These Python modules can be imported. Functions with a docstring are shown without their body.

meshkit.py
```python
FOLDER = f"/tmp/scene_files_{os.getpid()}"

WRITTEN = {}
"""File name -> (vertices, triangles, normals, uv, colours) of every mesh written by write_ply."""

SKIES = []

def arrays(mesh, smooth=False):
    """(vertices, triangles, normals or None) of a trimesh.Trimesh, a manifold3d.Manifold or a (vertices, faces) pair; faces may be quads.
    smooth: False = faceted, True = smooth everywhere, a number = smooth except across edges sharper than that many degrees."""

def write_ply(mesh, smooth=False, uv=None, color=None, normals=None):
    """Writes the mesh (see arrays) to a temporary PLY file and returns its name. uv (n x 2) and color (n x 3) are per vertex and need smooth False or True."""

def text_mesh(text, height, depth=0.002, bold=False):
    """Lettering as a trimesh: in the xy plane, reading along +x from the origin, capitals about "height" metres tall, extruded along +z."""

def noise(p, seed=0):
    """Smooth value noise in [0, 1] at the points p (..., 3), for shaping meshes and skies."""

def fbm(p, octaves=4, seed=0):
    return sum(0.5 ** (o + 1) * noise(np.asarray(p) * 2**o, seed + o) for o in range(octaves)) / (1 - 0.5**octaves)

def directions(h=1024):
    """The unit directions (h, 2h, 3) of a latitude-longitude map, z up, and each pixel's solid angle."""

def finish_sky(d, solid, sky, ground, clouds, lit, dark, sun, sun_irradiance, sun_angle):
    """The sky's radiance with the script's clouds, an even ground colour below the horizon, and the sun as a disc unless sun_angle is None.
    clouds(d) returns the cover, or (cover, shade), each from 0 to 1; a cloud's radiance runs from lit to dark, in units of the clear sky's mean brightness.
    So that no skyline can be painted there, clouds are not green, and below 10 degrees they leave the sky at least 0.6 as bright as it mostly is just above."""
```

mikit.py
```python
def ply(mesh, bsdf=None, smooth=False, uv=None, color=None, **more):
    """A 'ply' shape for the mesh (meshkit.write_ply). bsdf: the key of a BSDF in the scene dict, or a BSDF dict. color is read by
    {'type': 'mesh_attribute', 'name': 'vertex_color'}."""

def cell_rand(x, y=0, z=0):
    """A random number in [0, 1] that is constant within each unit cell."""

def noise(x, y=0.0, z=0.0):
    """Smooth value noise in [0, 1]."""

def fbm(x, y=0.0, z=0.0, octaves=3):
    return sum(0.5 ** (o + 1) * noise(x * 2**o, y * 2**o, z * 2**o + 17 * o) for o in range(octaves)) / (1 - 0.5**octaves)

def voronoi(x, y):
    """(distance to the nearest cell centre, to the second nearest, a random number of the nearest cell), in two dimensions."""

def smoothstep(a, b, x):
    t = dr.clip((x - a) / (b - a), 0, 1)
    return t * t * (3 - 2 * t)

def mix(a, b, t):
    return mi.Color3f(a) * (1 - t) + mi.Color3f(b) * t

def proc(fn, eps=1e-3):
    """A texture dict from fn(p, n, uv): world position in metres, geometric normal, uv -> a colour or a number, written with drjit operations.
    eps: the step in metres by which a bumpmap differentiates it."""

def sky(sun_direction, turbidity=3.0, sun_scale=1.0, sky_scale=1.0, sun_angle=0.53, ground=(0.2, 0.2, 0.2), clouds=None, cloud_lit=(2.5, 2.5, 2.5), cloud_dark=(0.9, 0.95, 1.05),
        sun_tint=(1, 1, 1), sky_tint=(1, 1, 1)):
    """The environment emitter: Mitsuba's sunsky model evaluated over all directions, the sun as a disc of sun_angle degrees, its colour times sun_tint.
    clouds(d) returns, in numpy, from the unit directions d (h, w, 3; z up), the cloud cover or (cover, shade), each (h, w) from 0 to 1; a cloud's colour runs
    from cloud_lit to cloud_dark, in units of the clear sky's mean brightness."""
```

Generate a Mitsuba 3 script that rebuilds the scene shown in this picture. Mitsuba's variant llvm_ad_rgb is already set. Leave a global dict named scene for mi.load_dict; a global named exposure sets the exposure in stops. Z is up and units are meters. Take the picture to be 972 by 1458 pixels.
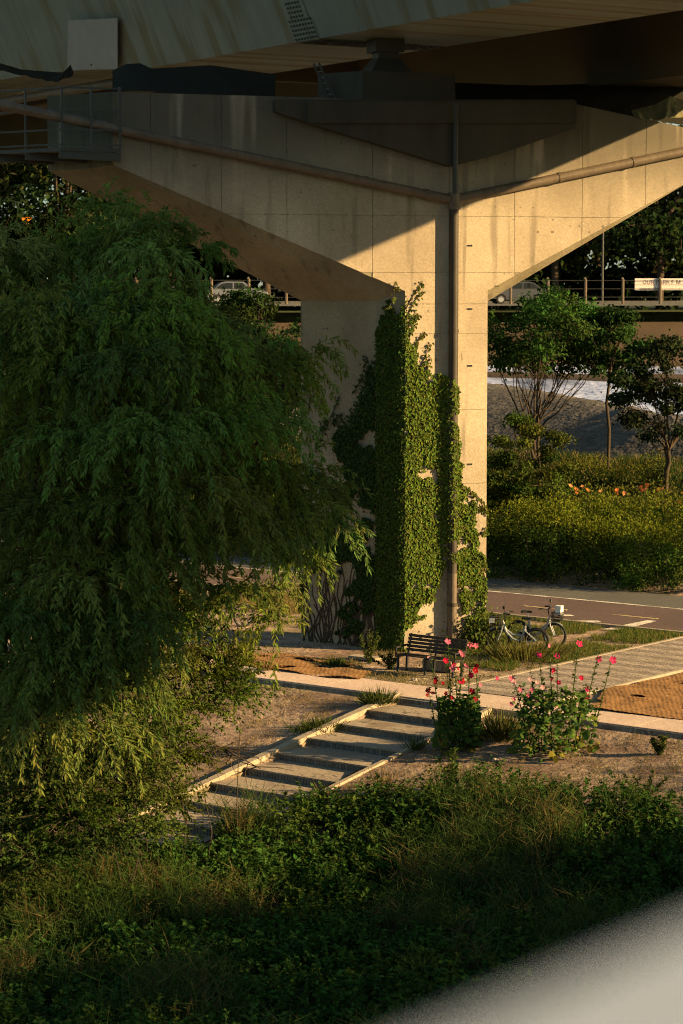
import math, random
import numpy as np, trimesh, drjit as dr, mitsuba as mi, mikit, meshkit
from mikit import ply, proc, noise, fbm, voronoi, cell_rand, smoothstep, mix
from shapely.geometry import Polygon, LineString, box as sbox
from shapely.ops import split as shsplit

scene, labels = {}, {}
rng = np.random.default_rng(7)

# ------------------------------------------------------------------ camera, sky, exposure
FOC, CX, CY, HOR, ZC = 3442.0, 486.0, 729.0, 410.0, 9.8
PITCH = math.atan((CY - HOR) / FOC)
FWD = np.array([0, math.cos(PITCH), -math.sin(PITCH)])
UPV = np.array([0, math.sin(PITCH), math.cos(PITCH)])
CAM = np.array([0, 0, ZC])
T = mi.ScalarTransform4f
scene['camera'] = {
    'type': 'thinlens', 'fov_axis': 'x', 'fov': 2 * math.degrees(math.atan(CX / FOC)),
    'aperture_radius': 0.020, 'focus_distance': 62.0, 'near_clip': 0.05, 'far_clip': 3000.0,
    'to_world': T().look_at(origin=CAM.tolist(), target=(CAM + FWD * 10).tolist(), up=UPV.tolist())}
SUN_AZ, SUN_EL = 74.0, 16.2          # azimuth measured from behind the camera towards the right
a_, e_ = math.radians(SUN_AZ), math.radians(SUN_EL)
SUN = np.array([math.sin(a_) * math.cos(e_), -math.cos(a_) * math.cos(e_), math.sin(e_)])
scene['sky'] = mikit.sky(SUN.tolist(), turbidity=3, sun_scale=1.0, sky_scale=0.51, sun_tint=(1.0, 0.96, 0.82), sky_tint=(1.0, 1.0, 0.86))
exposure = 3.35

# ------------------------------------------------------------------ helpers
def ray(u, v):
    d = FWD + (u - CX) / FOC * np.array([1.0, 0, 0]) + (CY - v) / FOC * UPV
    return d
def AT(u, v, D):                      # point seen at photo pixel (u, v), D metres ahead
    d = ray(u, v); return CAM + d * (D / d[1])
def G(u, v, z=0.0):                   # point on the level z
    d = ray(u, v); return CAM + d * ((z - ZC) / d[2])
def ONPLANE(u, v, p0, n):
    d = ray(u, v); return CAM + d * (np.dot(np.asarray(p0) - CAM, n) / np.dot(d, n))
PV, QV = np.array([.785, -.62, 0]), np.array([.62, .785, 0])    # along the paths, across them (away)
PV /= np.linalg.norm(PV); QV = np.array([-PV[1], PV[0], 0])
ZV = np.array([0, 0, 1.0])
def W(s, q, z=0.0): return s * PV + q * QV + z * ZV
def SQ(pt): return float(np.dot(pt, PV)), float(np.dot(pt, QV))
def unit(v): v = np.asarray(v, float); return v / (np.linalg.norm(v) + 1e-12)

class MB:
    def __init__(self): self.v, self.f, self.c, self.n = [], [], [], 0
    def add(self, v, f, c=None):
        v = np.asarray(v, float); f = np.asarray(f, int)
        if f.shape[1] == 4: f = np.vstack([f[:, [0, 1, 2]], f[:, [0, 2, 3]]])
        self.v.append(v); self.f.append(f + self.n); self.n += len(v)
        if c is not None: self.c.append(np.broadcast_to(np.asarray(c, float), (len(v), 3)))
        return self
    def mesh(self): return (np.vstack(self.v), np.vstack(self.f))
    def color(self): return np.vstack(self.c) if self.c else None
    def box(self, o, ax, ay, az, c=None):          # o: centre; ax, ay, az: full edge vectors
        o, ax, ay, az = (np.asarray(k, float) for k in (o, ax, ay, az))
        if np.dot(np.cross(ax, ay), az) < 0: ax = -ax
        v = [o + (i * ax + j * ay + k * az) / 2 for i in (-1, 1) for j in (-1, 1) for k in (-1, 1)]
        return self.add(v, [[0, 1, 3, 2], [4, 6, 7, 5], [0, 4, 5, 1], [2, 3, 7, 6], [0, 2, 6, 4], [1, 5, 7, 3]], c)
    def bar(self, a, b, w, h, up=ZV, c=None):      # a beam from a to b
        a, b = np.asarray(a, float), np.asarray(b, float)
        d = b - a; x = unit(np.cross(d, up)); y = unit(np.cross(x, d))
        return self.box((a + b) / 2, d, x * w, y * h, c)
    def tube(self, pts, rad, sides=7, c=None, caps=True):
        p = np.asarray(pts, float); n = len(p)
        t = np.gradient(p, axis=0); t /= np.linalg.norm(t, axis=1, keepdims=True) + 1e-12
        ref = np.array([0, 0, 1.0]) if abs(t[:, 2]).mean() < .8 else np.array([1.0, 0.3, 0])
        a = np.cross(t, ref); a /= np.linalg.norm(a, axis=1, keepdims=True) + 1e-12
        b = np.cross(t, a); an = np.arange(sides) * 2 * np.pi / sides
        r = np.broadcast_to(np.asarray(rad, float), (n,))[:, None, None]
        v = p[:, None] + r * (np.cos(an)[None, :, None] * a[:, None] + np.sin(an)[None, :, None] * b[:, None])
        f = []
        for i in range(n - 1):
            for j in range(sides):
                f.append([i * sides + j, i * sides + (j + 1) % sides, (i + 1) * sides + (j + 1) % sides, (i + 1) * sides + j])
        v = v.reshape(-1, 3); f = np.array(f); f = np.vstack([f[:, [0, 1, 2]], f[:, [0, 2, 3]]])
        if caps:
            k = len(v); v = np.vstack([v, p[:1], p[-1:]])
            f = np.vstack([f, [[k, (j + 1) % sides, j] for j in range(sides)], [[k + 1, (n - 1) * sides + j, (n - 1) * sides + (j + 1) % sides] for j in range(sides)]])
        return self.add(v, f, c)
    def prism(self, poly, o, ex, ey, ed, c=None):   # polygon (2-D) in the plane (o; ex, ey) pushed along the vector ed
        poly = poly if isinstance(poly, Polygon) else Polygon(poly)
        if poly.is_empty: return self
        o, ex, ey, ed = (np.asarray(k, float) for k in (o, ex, ey, ed))
        v2, f2 = trimesh.creation.triangulate_polygon(poly, engine='earcut')
        v2 = np.asarray(v2); base = o + v2[:, :1] * ex + v2[:, 1:2] * ey
        n = len(v2); f2 = np.asarray(f2)
        a = v2[f2[:, 1]] - v2[f2[:, 0]]; b = v2[f2[:, 2]] - v2[f2[:, 0]]
        cw = (a[:, 0] * b[:, 1] - a[:, 1] * b[:, 0]) < 0
        f2[cw] = f2[cw][:, ::-1]
        if np.dot(np.cross(ex, ey), ed) > 0: fb, ft = f2[:, ::-1], f2
        else: fb, ft = f2, f2[:, ::-1]
        self.add(np.vstack([base, base + ed]), np.vstack([fb, ft + n]), c)
        for ring in [poly.exterior] + list(poly.interiors):
            r = np.asarray(ring.coords)[:-1]
            if (ring is poly.exterior) != ring.is_ccw: r = r[::-1]
            m = len(r); q = o + r[:, :1] * ex + r[:, 1:2] * ey
            f = [[i, (i + 1) % m, (i + 1) % m + m, i + m] for i in range(m)]
            if np.dot(np.cross(ex, ey), ed) < 0: f = [k[::-1] for k in f]
            self.add(np.vstack([q, q + ed]), f, c)
        return self
    def leaves(self, P, d, n, L, Wd, c, fold=.12, mid=.42):
        P = np.asarray(P, float); N = len(P)
        if N == 0: return self
        d = d / (np.linalg.norm(d, axis=1, keepdims=True) + 1e-9)
        s = np.cross(d, n); s /= np.linalg.norm(s, axis=1, keepdims=True) + 1e-9
        n = np.cross(s, d)
        L = np.broadcast_to(np.asarray(L, float), (N,))[:, None]; Wd = np.broadcast_to(np.asarray(Wd, float), (N,))[:, None]
        v = np.stack([P, P + d * L * mid + s * Wd / 2 + n * Wd * fold, P + d * L - n * L * .08, P + d * L * mid - s * Wd / 2 + n * Wd * fold], 1).reshape(-1, 3)
        k = np.arange(N)[:, None] * 4
        f = np.vstack([k + [0, 1, 2], k + [0, 2, 3]])
        return self.add(v, f, np.repeat(np.broadcast_to(c, (N, 3)), 4, axis=0))

def key_for(name):
    def taken(k): return k in scene or k in labels or any(x.startswith(k + '__') for x in scene)
    if not taken(name): return name
    i = 1
    while taken(f'{name}_{i:03d}'): i += 1
    return f'{name}_{i:03d}'
_count = {}
def part(parent, name, mb, bsdf, smooth=False, label=None, kind=None, group=None):
    base = f'{parent}__{name}'; i = _count.get(base, 0); _count[base] = i + 1
    k = base if i == 0 else f'{base}_{i:03d}'
    col = mb.color() if isinstance(mb, MB) else None
    scene[k] = ply(mb.mesh() if isinstance(mb, MB) else mb, bsdf, smooth=smooth, color=col)
    l = {}
    if label: l['label'] = label
    if kind: l['kind'] = kind
    if group: l['group'] = group
    if l: labels[k] = l
    return k
def copy_part(parent, name, src, to_world, label=None):
    base = f'{parent}__{name}'; i = _count.get(base, 0); _count[base] = i + 1
    k = base if i == 0 else f'{base}_{i:03d}'
    scene[k] = {**src, 'to_world': to_world}
    if label: labels[k] = {'label': label}
    return k
def thing(name, label, cat, group=None, kind=None):
    k = key_for(name); labels[k] = {'label': label, 'category': cat}
    if group: labels[k]['group'] = group
    if kind: labels[k]['kind'] = kind
    return k
def whole(name, mb, bsdf, label, cat=None, smooth=False, group=None, kind=None):
    k = key_for(name); col = mb.color() if isinstance(mb, MB) else None
    scene[k] = ply(mb.mesh() if isinstance(mb, MB) else mb, bsdf, smooth=smooth, color=col)
    labels[k] = {'label': label}
    if cat: labels[k]['category'] = cat
    if group: labels[k]['group'] = group
    if kind: labels[k]['kind'] = kind
    return k

# ------------------------------------------------------------------ materials
def tex(fn): return proc(fn)
def mat(name, base, rough=.8, metallic=0.0, bump=None, bscale=.01, spec=.4, **kw):
    b = base if isinstance(base, dict) else {'type': 'rgb', 'value': list(base)}
    m = {'type': 'principled', 'base_color': b, 'roughness': rough, 'metallic': metallic, 'specular': spec, **kw}
    if bump is not None: m = {'type': 'bumpmap', 'arbitrary': proc(bump, eps=.004), 'scale': bscale, 'bsdf': m}
    scene[name] = {'type': 'twosided', 'bsdf': m}
    return name
def leafmat(name, trans=.5, rough=.5, spec=.5):
    scene[name] = {'type': 'principledthin', 'base_color': {'type': 'mesh_attribute', 'name': 'vertex_color'}, 'roughness': .36,
                   'diff_trans': trans, 'eta': 1.5, 'spec_trans': 0.0}
    return name
VCOL = {'type': 'mesh_attribute', 'name': 'vertex_color'}

FV = unit([.951, .309, 0])            # along the pier's front face, to the right
SV = unit([-.79, .61, 0])             # along its left side, away
NV = np.array([FV[1], -FV[0], 0])     # out of the front face
def concrete_col(p, n, uv):
    t = p.x * float(FV[0]) + p.y * float(FV[1]); w = p.x * float(SV[0]) + p.y * float(SV[1])
    big = fbm(t * .55, w * .55, p.z * .45, 4)
    streak = fbm(t * 4.5, w * 4.5, p.z * .35, 3)
    fine = fbm(t * 22, w * 22, p.z * 22, 2)
    grain = noise(t * 60, w * 60, p.z * 14)
    c = mix((.33, .27, .20), (.47, .395, .30), smoothstep(.25, .72, big))
    c = c * (0.73 + .38 * fine + .12 * grain)
    c = mix(c, (.13, .11, .085), smoothstep(.56, .80, streak) * .55)
    pit = smoothstep(.90, .94, noise(t * 7.3 + 31, w * 7.3, p.z * 6.1)) * smoothstep(.45, .6, fbm(t * .7, w * .7, p.z * .7 + 40, 2))
    c = mix(c, (.10, .085, .065), pit * .7)
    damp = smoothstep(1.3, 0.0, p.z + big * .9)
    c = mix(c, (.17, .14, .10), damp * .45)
    top_shade_stain = smoothstep(11.2, 14.2, p.z) * smoothstep(.16, .44, fbm(t * 2.6, w * 2.6, p.z * .18, 3))  # cap stain, strengthened to stand in for shade under the deck
    return mix(c, (.07, .064, .05), top_shade_stain * .86)
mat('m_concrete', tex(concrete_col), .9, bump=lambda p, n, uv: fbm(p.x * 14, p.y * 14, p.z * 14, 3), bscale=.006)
mat('m_concrete_shaded', tex(lambda p, n, uv: concrete_col(p, n, uv) * mi.Color3f(.60, .62, .56) * (.8 + .4 * fbm(p.x * .8 + 9, p.y * .8, p.z * .5, 4))), .9, bump=lambda p, n, uv: fbm(p.x * 14, p.y * 14, p.z * 14, 3), bscale=.006)  # concrete darkened in its colour to stand in for the shaded pier sides
mat('m_concrete_deep_shade', tex(lambda p, n, uv: mix((.03, .027, .02), (.075, .066, .05), fbm(p.x * 3, p.y * 3, p.z * .5, 4))), .9)  # deep shade under the deck put into the colour of corbel, ledge, plinth
def steel_col(p, n, uv):
    b = p.x * -.515 + p.y * .857
    streak = fbm(b * 1.7, p.z * .25, 3.0, 3)
    s2 = fbm(b * 5.0, p.z * .5, 9.0, 2)
    c = mix((.14, .165, .145), (.19, .21, .185), fbm(b * .5, p.z * .7, 1.0, 3))
    c = mix(c, (.12, .10, .05), smoothstep(.52, .74, streak) * .7)
    return c * (.85 + .25 * s2)
mat('m_girder', tex(steel_col), .55)
mat('m_plate', tex(lambda p, n, uv: mix((.24, .25, .25), (.30, .305, .295), fbm(p.x * 3, p.y * 3, p.z * 3, 3))), .6)
mat('m_darksteel', (.045, .045, .042), .55)
mat('m_rail_grey', (.045, .047, .045), .55)
mat('m_net', (.028, .027, .022), 1.0, spec=0.0)
mat('m_girder_shaded', tex(lambda p, n, uv: mix((.055, .045, .03), (.10, .08, .05), fbm(p.x * .7, p.y * .7, p.z * .5, 4))), .7)  # dark brown stands in for the shade beneath the deck
mat('m_tarp', tex(lambda p, n, uv: mix((.16, .15, .08), (.26, .24, .14), fbm(p.x * 3, p.y * 3, p.z * 5, 3))), .9)
def pipe_col(p, n, uv):
    c = mix((.09, .068, .05), (.165, .125, .092), fbm(p.x * 2.5, p.y * 2.5, p.z * 3, 4))
    return c * (.8 + .3 * noise(p.x * 20, p.y * 20, p.z * 6))
mat('m_pipe', tex(pipe_col), .6)
mat('m_pipe_shaded', tex(lambda p, n, uv: mix((.022, .018, .014), (.055, .042, .03), fbm(p.x * 3, p.y * 3, p.z * 1.5, 4))), .6)  # downpipe colour darkened to carry its shade
mat('m_bark', tex(lambda p, n, uv: mix((.035, .026, .018), (.085, .06, .04), fbm(p.x * 9, p.y * 9, p.z * 2.5, 4))), .95)
mat('m_bark_pale', tex(lambda p, n, uv: mix((.10, .07, .05), (.19, .135, .09), fbm(p.x * 9, p.y * 9, p.z * 3, 3))), .95)
for nm, tr in (('m_willow', .75), ('m_leaf', .4), ('m_ivy', .25), ('m_grass', .45), ('m_petal', .4)):
    leafmat(nm, tr)
def ground_col(p, n, uv):
    q = p.x * float(QV[0]) + p.y * float(QV[1])
    big = fbm(p.x * .35, p.y * .35, 2.0, 4); med = fbm(p.x * 2.2, p.y * 2.2, 5.0, 4); fine = fbm(p.x * 14, p.y * 14, 1.0, 3)
    c = mix((.17, .115, .085), (.29, .21, .16), smoothstep(.3, .7, med))
    c = mix(c, (.13, .115, .06), smoothstep(.48, .68, big) * .6)
    c = c * (.78 + .40 * fine)
    straw = smoothstep(.62, .75, noise(p.x * 40, p.y * 9, 3.0)) * smoothstep(.45, .6, fbm(p.x * 1.2, p.y * 1.2, 8.0, 2))
    c = mix(c, (.46, .36, .22), straw * .6)
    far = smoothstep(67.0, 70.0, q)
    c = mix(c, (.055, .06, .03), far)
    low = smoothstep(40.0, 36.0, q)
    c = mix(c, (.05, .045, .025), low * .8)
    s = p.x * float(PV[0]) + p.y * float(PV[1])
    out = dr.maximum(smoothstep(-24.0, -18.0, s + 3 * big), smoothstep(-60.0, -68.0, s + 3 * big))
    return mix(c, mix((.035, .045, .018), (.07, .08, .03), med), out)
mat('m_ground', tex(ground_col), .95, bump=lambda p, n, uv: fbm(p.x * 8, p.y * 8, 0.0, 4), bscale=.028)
mat('m_path', tex(lambda p, n, uv: mix((.44, .33, .275), (.54, .42, .35), fbm(p.x * 1.3, p.y * 1.3, 1.0, 4)) * (.8 + .35 * fbm(p.x * 18, p.y * 18, 3.0, 2))), .9)
mat('m_kerb', tex(lambda p, n, uv: mix((.22, .18, .14), (.36, .31, .25), fbm(p.x * 3, p.y * 3, p.z * 5, 4))), .9)
mat('m_track', tex(lambda p, n, uv: mix((.082, .058, .055), (.115, .080, .075), fbm(p.x * .8, p.y * .8, 1.0, 4)) * (.75 + .45 * fbm(p.x * 25, p.y * 25, 3.0, 2))), .9)
mat('m_asphalt', tex(lambda p, n, uv: mix((.075, .075, .075), (.115, .112, .105), fbm(p.x * .8, p.y * .8, 1.0, 4)) * (.75 + .45 * fbm(p.x * 25, p.y * 25, 3.0, 2))), .9)
mat('m_paint', tex(lambda p, n, uv: mix((.30, .25, .22), (.60, .56, .50), smoothstep(.35, .6, fbm(p.x * 3, p.y * 3, 1.0, 4)))), .8)
mat('m_paint_yellow', tex(lambda p, n, uv: mix((.30, .20, .12), (.55, .42, .22), smoothstep(.35, .6, fbm(p.x * 4, p.y * 4, 1.0, 4)))), .8)
mat('m_paver', VCOL, .9, bump=lambda p, n, uv: fbm(p.x * 30, p.y * 30, 0.0, 2), bscale=.01)
mat('m_coir', tex(lambda p, n, uv: mix((.17, .085, .032), (.31, .17, .068), fbm(p.x * 7, p.y * 7, 3.0, 3)) * (.6 + .7 * noise(p.x * 55, p.y * 55, 1.0))), .95)
def tread_col(p, n, uv):
    c = mix((.20, .165, .13), (.36, .30, .24), fbm(p.x * 2, p.y * 2, p.z * 3, 4)) * (.75 + .4 * fbm(p.x * 24, p.y * 24, p.z * 24, 2))
    dirt = smoothstep(.56, .72, fbm(p.x * 1.1 + 7, p.y * 1.1, p.z * .6, 4))
    crack = smoothstep(.022, .006, dr.abs(fbm(p.x * 1.9, p.y * 1.9, p.z * 1.9 + 30, 4) - .5)) * smoothstep(.5, .6, fbm(p.x * .6, p.y * .6, 60.0, 2))
    return mix(mix(c, (.17, .125, .09), dirt * .75), (.06, .05, .04), crack * .7)
mat('m_tread', tex(tread_col), .9, bump=lambda p, n, uv: fbm(p.x * 12, p.y * 12, p.z * 12, 3), bscale=.012)
mat('m_brick', VCOL, .9)
mat('m_stringer', tex(lambda p, n, uv: mix((.30, .245, .18), (.44, .365, .275), fbm(p.x * 2, p.y * 2, p.z * 3, 4)) * (.75 + .4 * fbm(p.x * 20, p.y * 20, p.z * 20, 2))), .9)
mat('m_slat', tex(lambda p, n, uv: mix((.022, .015, .010), (.05, .034, .022), fbm(p.x * 3, p.y * 3, p.z * 30, 3))), .6)
mat('m_gravel', tex(lambda p, n, uv: mix((.060, .055, .05), (.125, .112, .098), fbm(p.x * 1.1, p.y * 1.1, 1.0, 5)) * (.55 + .9 * noise(p.x * 9, p.y * 9, p.z * 9))), .95, bump=lambda p, n, uv: fbm(p.x * 5, p.y * 5, p.z * 5, 3), bscale=.12)
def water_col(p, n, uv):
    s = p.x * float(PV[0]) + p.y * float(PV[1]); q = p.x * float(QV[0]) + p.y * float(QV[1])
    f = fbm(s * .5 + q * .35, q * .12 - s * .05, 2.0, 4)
    return mix((.20, .23, .34), (.46, .51, .72), smoothstep(.30, .55, f))  # pale blue base colour stands in for sky reflected off the ripples
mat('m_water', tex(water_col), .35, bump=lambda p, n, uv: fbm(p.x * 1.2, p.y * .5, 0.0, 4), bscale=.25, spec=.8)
mat('m_brownbank', tex(lambda p, n, uv: mix((.045, .030, .019), (.085, .058, .036), fbm(p.x * .5, p.y * .5, p.z * .8, 4))), .95)
mat('m_black', (.012, .012, .012), .5)
mat('m_rubber', (.018, .017, .016), .8)
mat('m_white', (.72, .72, .70), .5)
mat('m_white_rail', (.38, .425, .51), .45)
mat('m_silver', (.50, .51, .52), .35, metallic=.6)
mat('m_bike_paint', (.33, .345, .36), .35, clearcoat=.4)
mat('m_chrome', (.55, .55, .55), .25, metallic=.9)
mat('m_saddle', (.015, .015, .015), .6)
mat('m_basket_dark', (.02, .02, .02), .6)
mat('m_banner', (.62, .55, .50), .7)
mat('m_ink', (.06, .045, .09), .7)
mat('m_ink_red', (.40, .12, .08), .7)
mat('m_car_silver', (.20, .215, .25), .3, metallic=.3, clearcoat=.8)
mat('m_car_dark', (.05, .055, .065), .3, clearcoat=.8)
mat('m_glass_dark', (.012, .014, .018), .08, spec=.6)
mat('m_lamp_red', (.30, .02, .015), .3)
mat('m_lamp_white', (.7, .7, .68), .2)
mat('m_orange', (.85, .30, .03), .6)
mat('m_post', tex(lambda p, n, uv: mix((.085, .06, .04), (.15, .11, .075), fbm(p.x * 3, p.y * 3, p.z * 6, 3))), .7)
mat('m_stone', VCOL, .9)

# ------------------------------------------------------------------ ground
Q_ROAD = 150.0
def zg(s, q):
    s, q = np.asarray(s, float), np.asarray(q, float)
    z = np.where(q < 46, -.08 - .136 * np.clip(46 - q, 0, 11) - .03 * np.clip(35 - q, 0, 60), -.02)
    z = np.where((q < 45.7) & (s > -34.45) & (s < -32.1), z - .4, z)
    z = np.where(q > 67.3, -.02 + 3.0 * np.clip((q - 67.3) / 12.7, 0, 1) ** 1.0, z)
    bump = np.where((q < 45.5) | (q > 67.3), .12 * (meshkit.fbm(np.stack([s * .6, q * .6, s * 0], -1), 3) - .5), 0.0)
    return z + np.where(q < 140, bump, 0)
ss = np.unique(np.concatenate([np.linspace(-900, -110, 14), np.linspace(-110, -36, 149), np.linspace(-36, -31, 51), np.linspace(-31, -20, 23), np.linspace(-20, 700, 16)]))
qq = np.unique(np.concatenate([np.linspace(-300, 15, 10), np.linspace(15, 45.9, 90), [45.95, 46.0], np.linspace(46.05, 67.3, 40), np.linspace(67.4, 90, 50), np.linspace(92, 145.9, 20), [146.0, 146.3], np.linspace(150, 1500, 14)]))
S_, Q_ = np.meshgrid(ss, qq, indexing='ij'); Z_ = zg(S_, Q_)
V_ = S_[..., None] * PV + Q_[..., None] * QV + Z_[..., None] * ZV
ni, nj = S_.shape; I, J = np.meshgrid(np.arange(ni - 1), np.arange(nj - 1), indexing='ij')
F_ = np.stack([I * nj + J, (I + 1) * nj + J, (I + 1) * nj + J + 1, I * nj + J + 1], -1).reshape(-1, 4)
whole('ground', MB().add(V_.reshape(-1, 3), F_), 'm_ground', 'bare brown earth with dry litter around the concrete pier', kind='structure', smooth=True)
def zgp(pt): s, q = SQ(pt); return float(zg(s, q))

def slab(name, s0, s1, q0, q1, z0, z1, m, label, kind='structure'):
    mb = MB().box(W((s0 + s1) / 2, (q0 + q1) / 2, (z0 + z1) / 2), PV * (s1 - s0), QV * (q1 - q0), ZV * (z1 - z0))
    return whole(name, mb, m, label, kind=kind)
# concrete footpath: cast bays with joints
mb_path = thing('footpath', 'pale pinkish concrete footpath crossing in front of the pier', None, kind='structure'); labels[mb_path].pop('category')
S0 = -70.0
while S0 < -16:
    part(mb_path, 'slab', MB().box(W(S0 + 1.49, 46.78, -.06), PV * 2.98, QV * 1.54, ZV * (.17 + .004 * rng.random())), 'm_path')
    S0 += 3.0
slab('cycle_track', -120, 0, 59.52, 64.0, -.10, .004, 'm_track', 'reddish asphalt cycle track running behind the pier')
slab('asphalt_lane', -120, 0, 64.16, 66.9, -.10, .002, 'm_asphalt', 'grey asphalt walking lane between cycle track and hedge')
slab('track_edge_line', -120, 0, 64.0, 64.15, -.10, .012, 'm_paint', 'pale painted line along the far side of the cycle track')
k_ = thing('track_kerb', 'pale concrete kerb along the near side of the cycle track', None, kind='structure'); labels[k_].pop('category')
S0 = -75.0
while S0 < -15:
    part(k_, 'stone', MB().box(W(S0 + .49, 59.44, 0), PV * .98, QV * .14, ZV * .16), 'm_kerb'); S0 += 1.0
mbp = MB()
S0 = -80
while S0 < -15:
    mbp.box(W(S0 + .8, 61.75, .008), PV * 1.6, QV * .10, ZV * .006); S0 += 3.2
whole('track_centre_line', mbp, 'm_paint_yellow', 'worn dashed yellow centre line on the cycle track', kind='structure')
mbp = MB()
def paint_quad(mb, pix):
    pts = [G(u, v, .0) for u, v in pix]
    sq = [SQ(p) for p in pts]
    mb.prism(Polygon(sq), ZV * .008, PV, QV, ZV * .005)
paint_quad(mbp, [(857, 896.5), (880, 897.5), (934, 884.5), (921, 883.5)])
paint_quad(mbp, [(784, 875), (812, 875.5), (818, 877.5), (790, 877.3)])
paint_quad(mbp, [(812, 884), (850, 884), (856, 886), (818, 886.4)])
whole('track_marking', mbp, 'm_paint', 'worn white painted markings on the cycle track', kind='structure')

# paved walk: brick pavers
pw = thing('paved_walk', 'grey brown block paved walk from the footpath to the cycle track', None, kind='structure'); labels[pw].pop('category')
part(pw, 'bed', MB().box(W(-32.75, 53.45, -.06), PV * 2.96, QV * 11.7, ZV * .09), 'm_kerb')
mb = MB(); q = 47.62; r = 0
while q < 59.25:
    s = -34.15 - (r % 2) * .1
    rowt = .8 + .35 * ((r // 4) % 2)
    while s < -31.35:
        a, b = max(s, -34.15), min(s + .192, -31.35)
        if b - a > .03:
            c = np.array([.27, .225, .19]) * rowt * rng.uniform(.8, 1.2)
            mb.box(W((a + b) / 2, q + .046, .0), PV * (b - a), QV * .092, ZV * (.062 + .006 * rng.random()), c)
        s += .2
    q += .1; r += 1
part(pw, 'block', mb, 'm_paver', kind='stuff', label='small paving blocks laid in rows')
for s in (-34.23, -31.27):
    part(pw, 'edging', MB().box(W(s, 53.45, -.02), PV * .11, QV * 11.6, ZV * .13), 'm_kerb')

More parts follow.
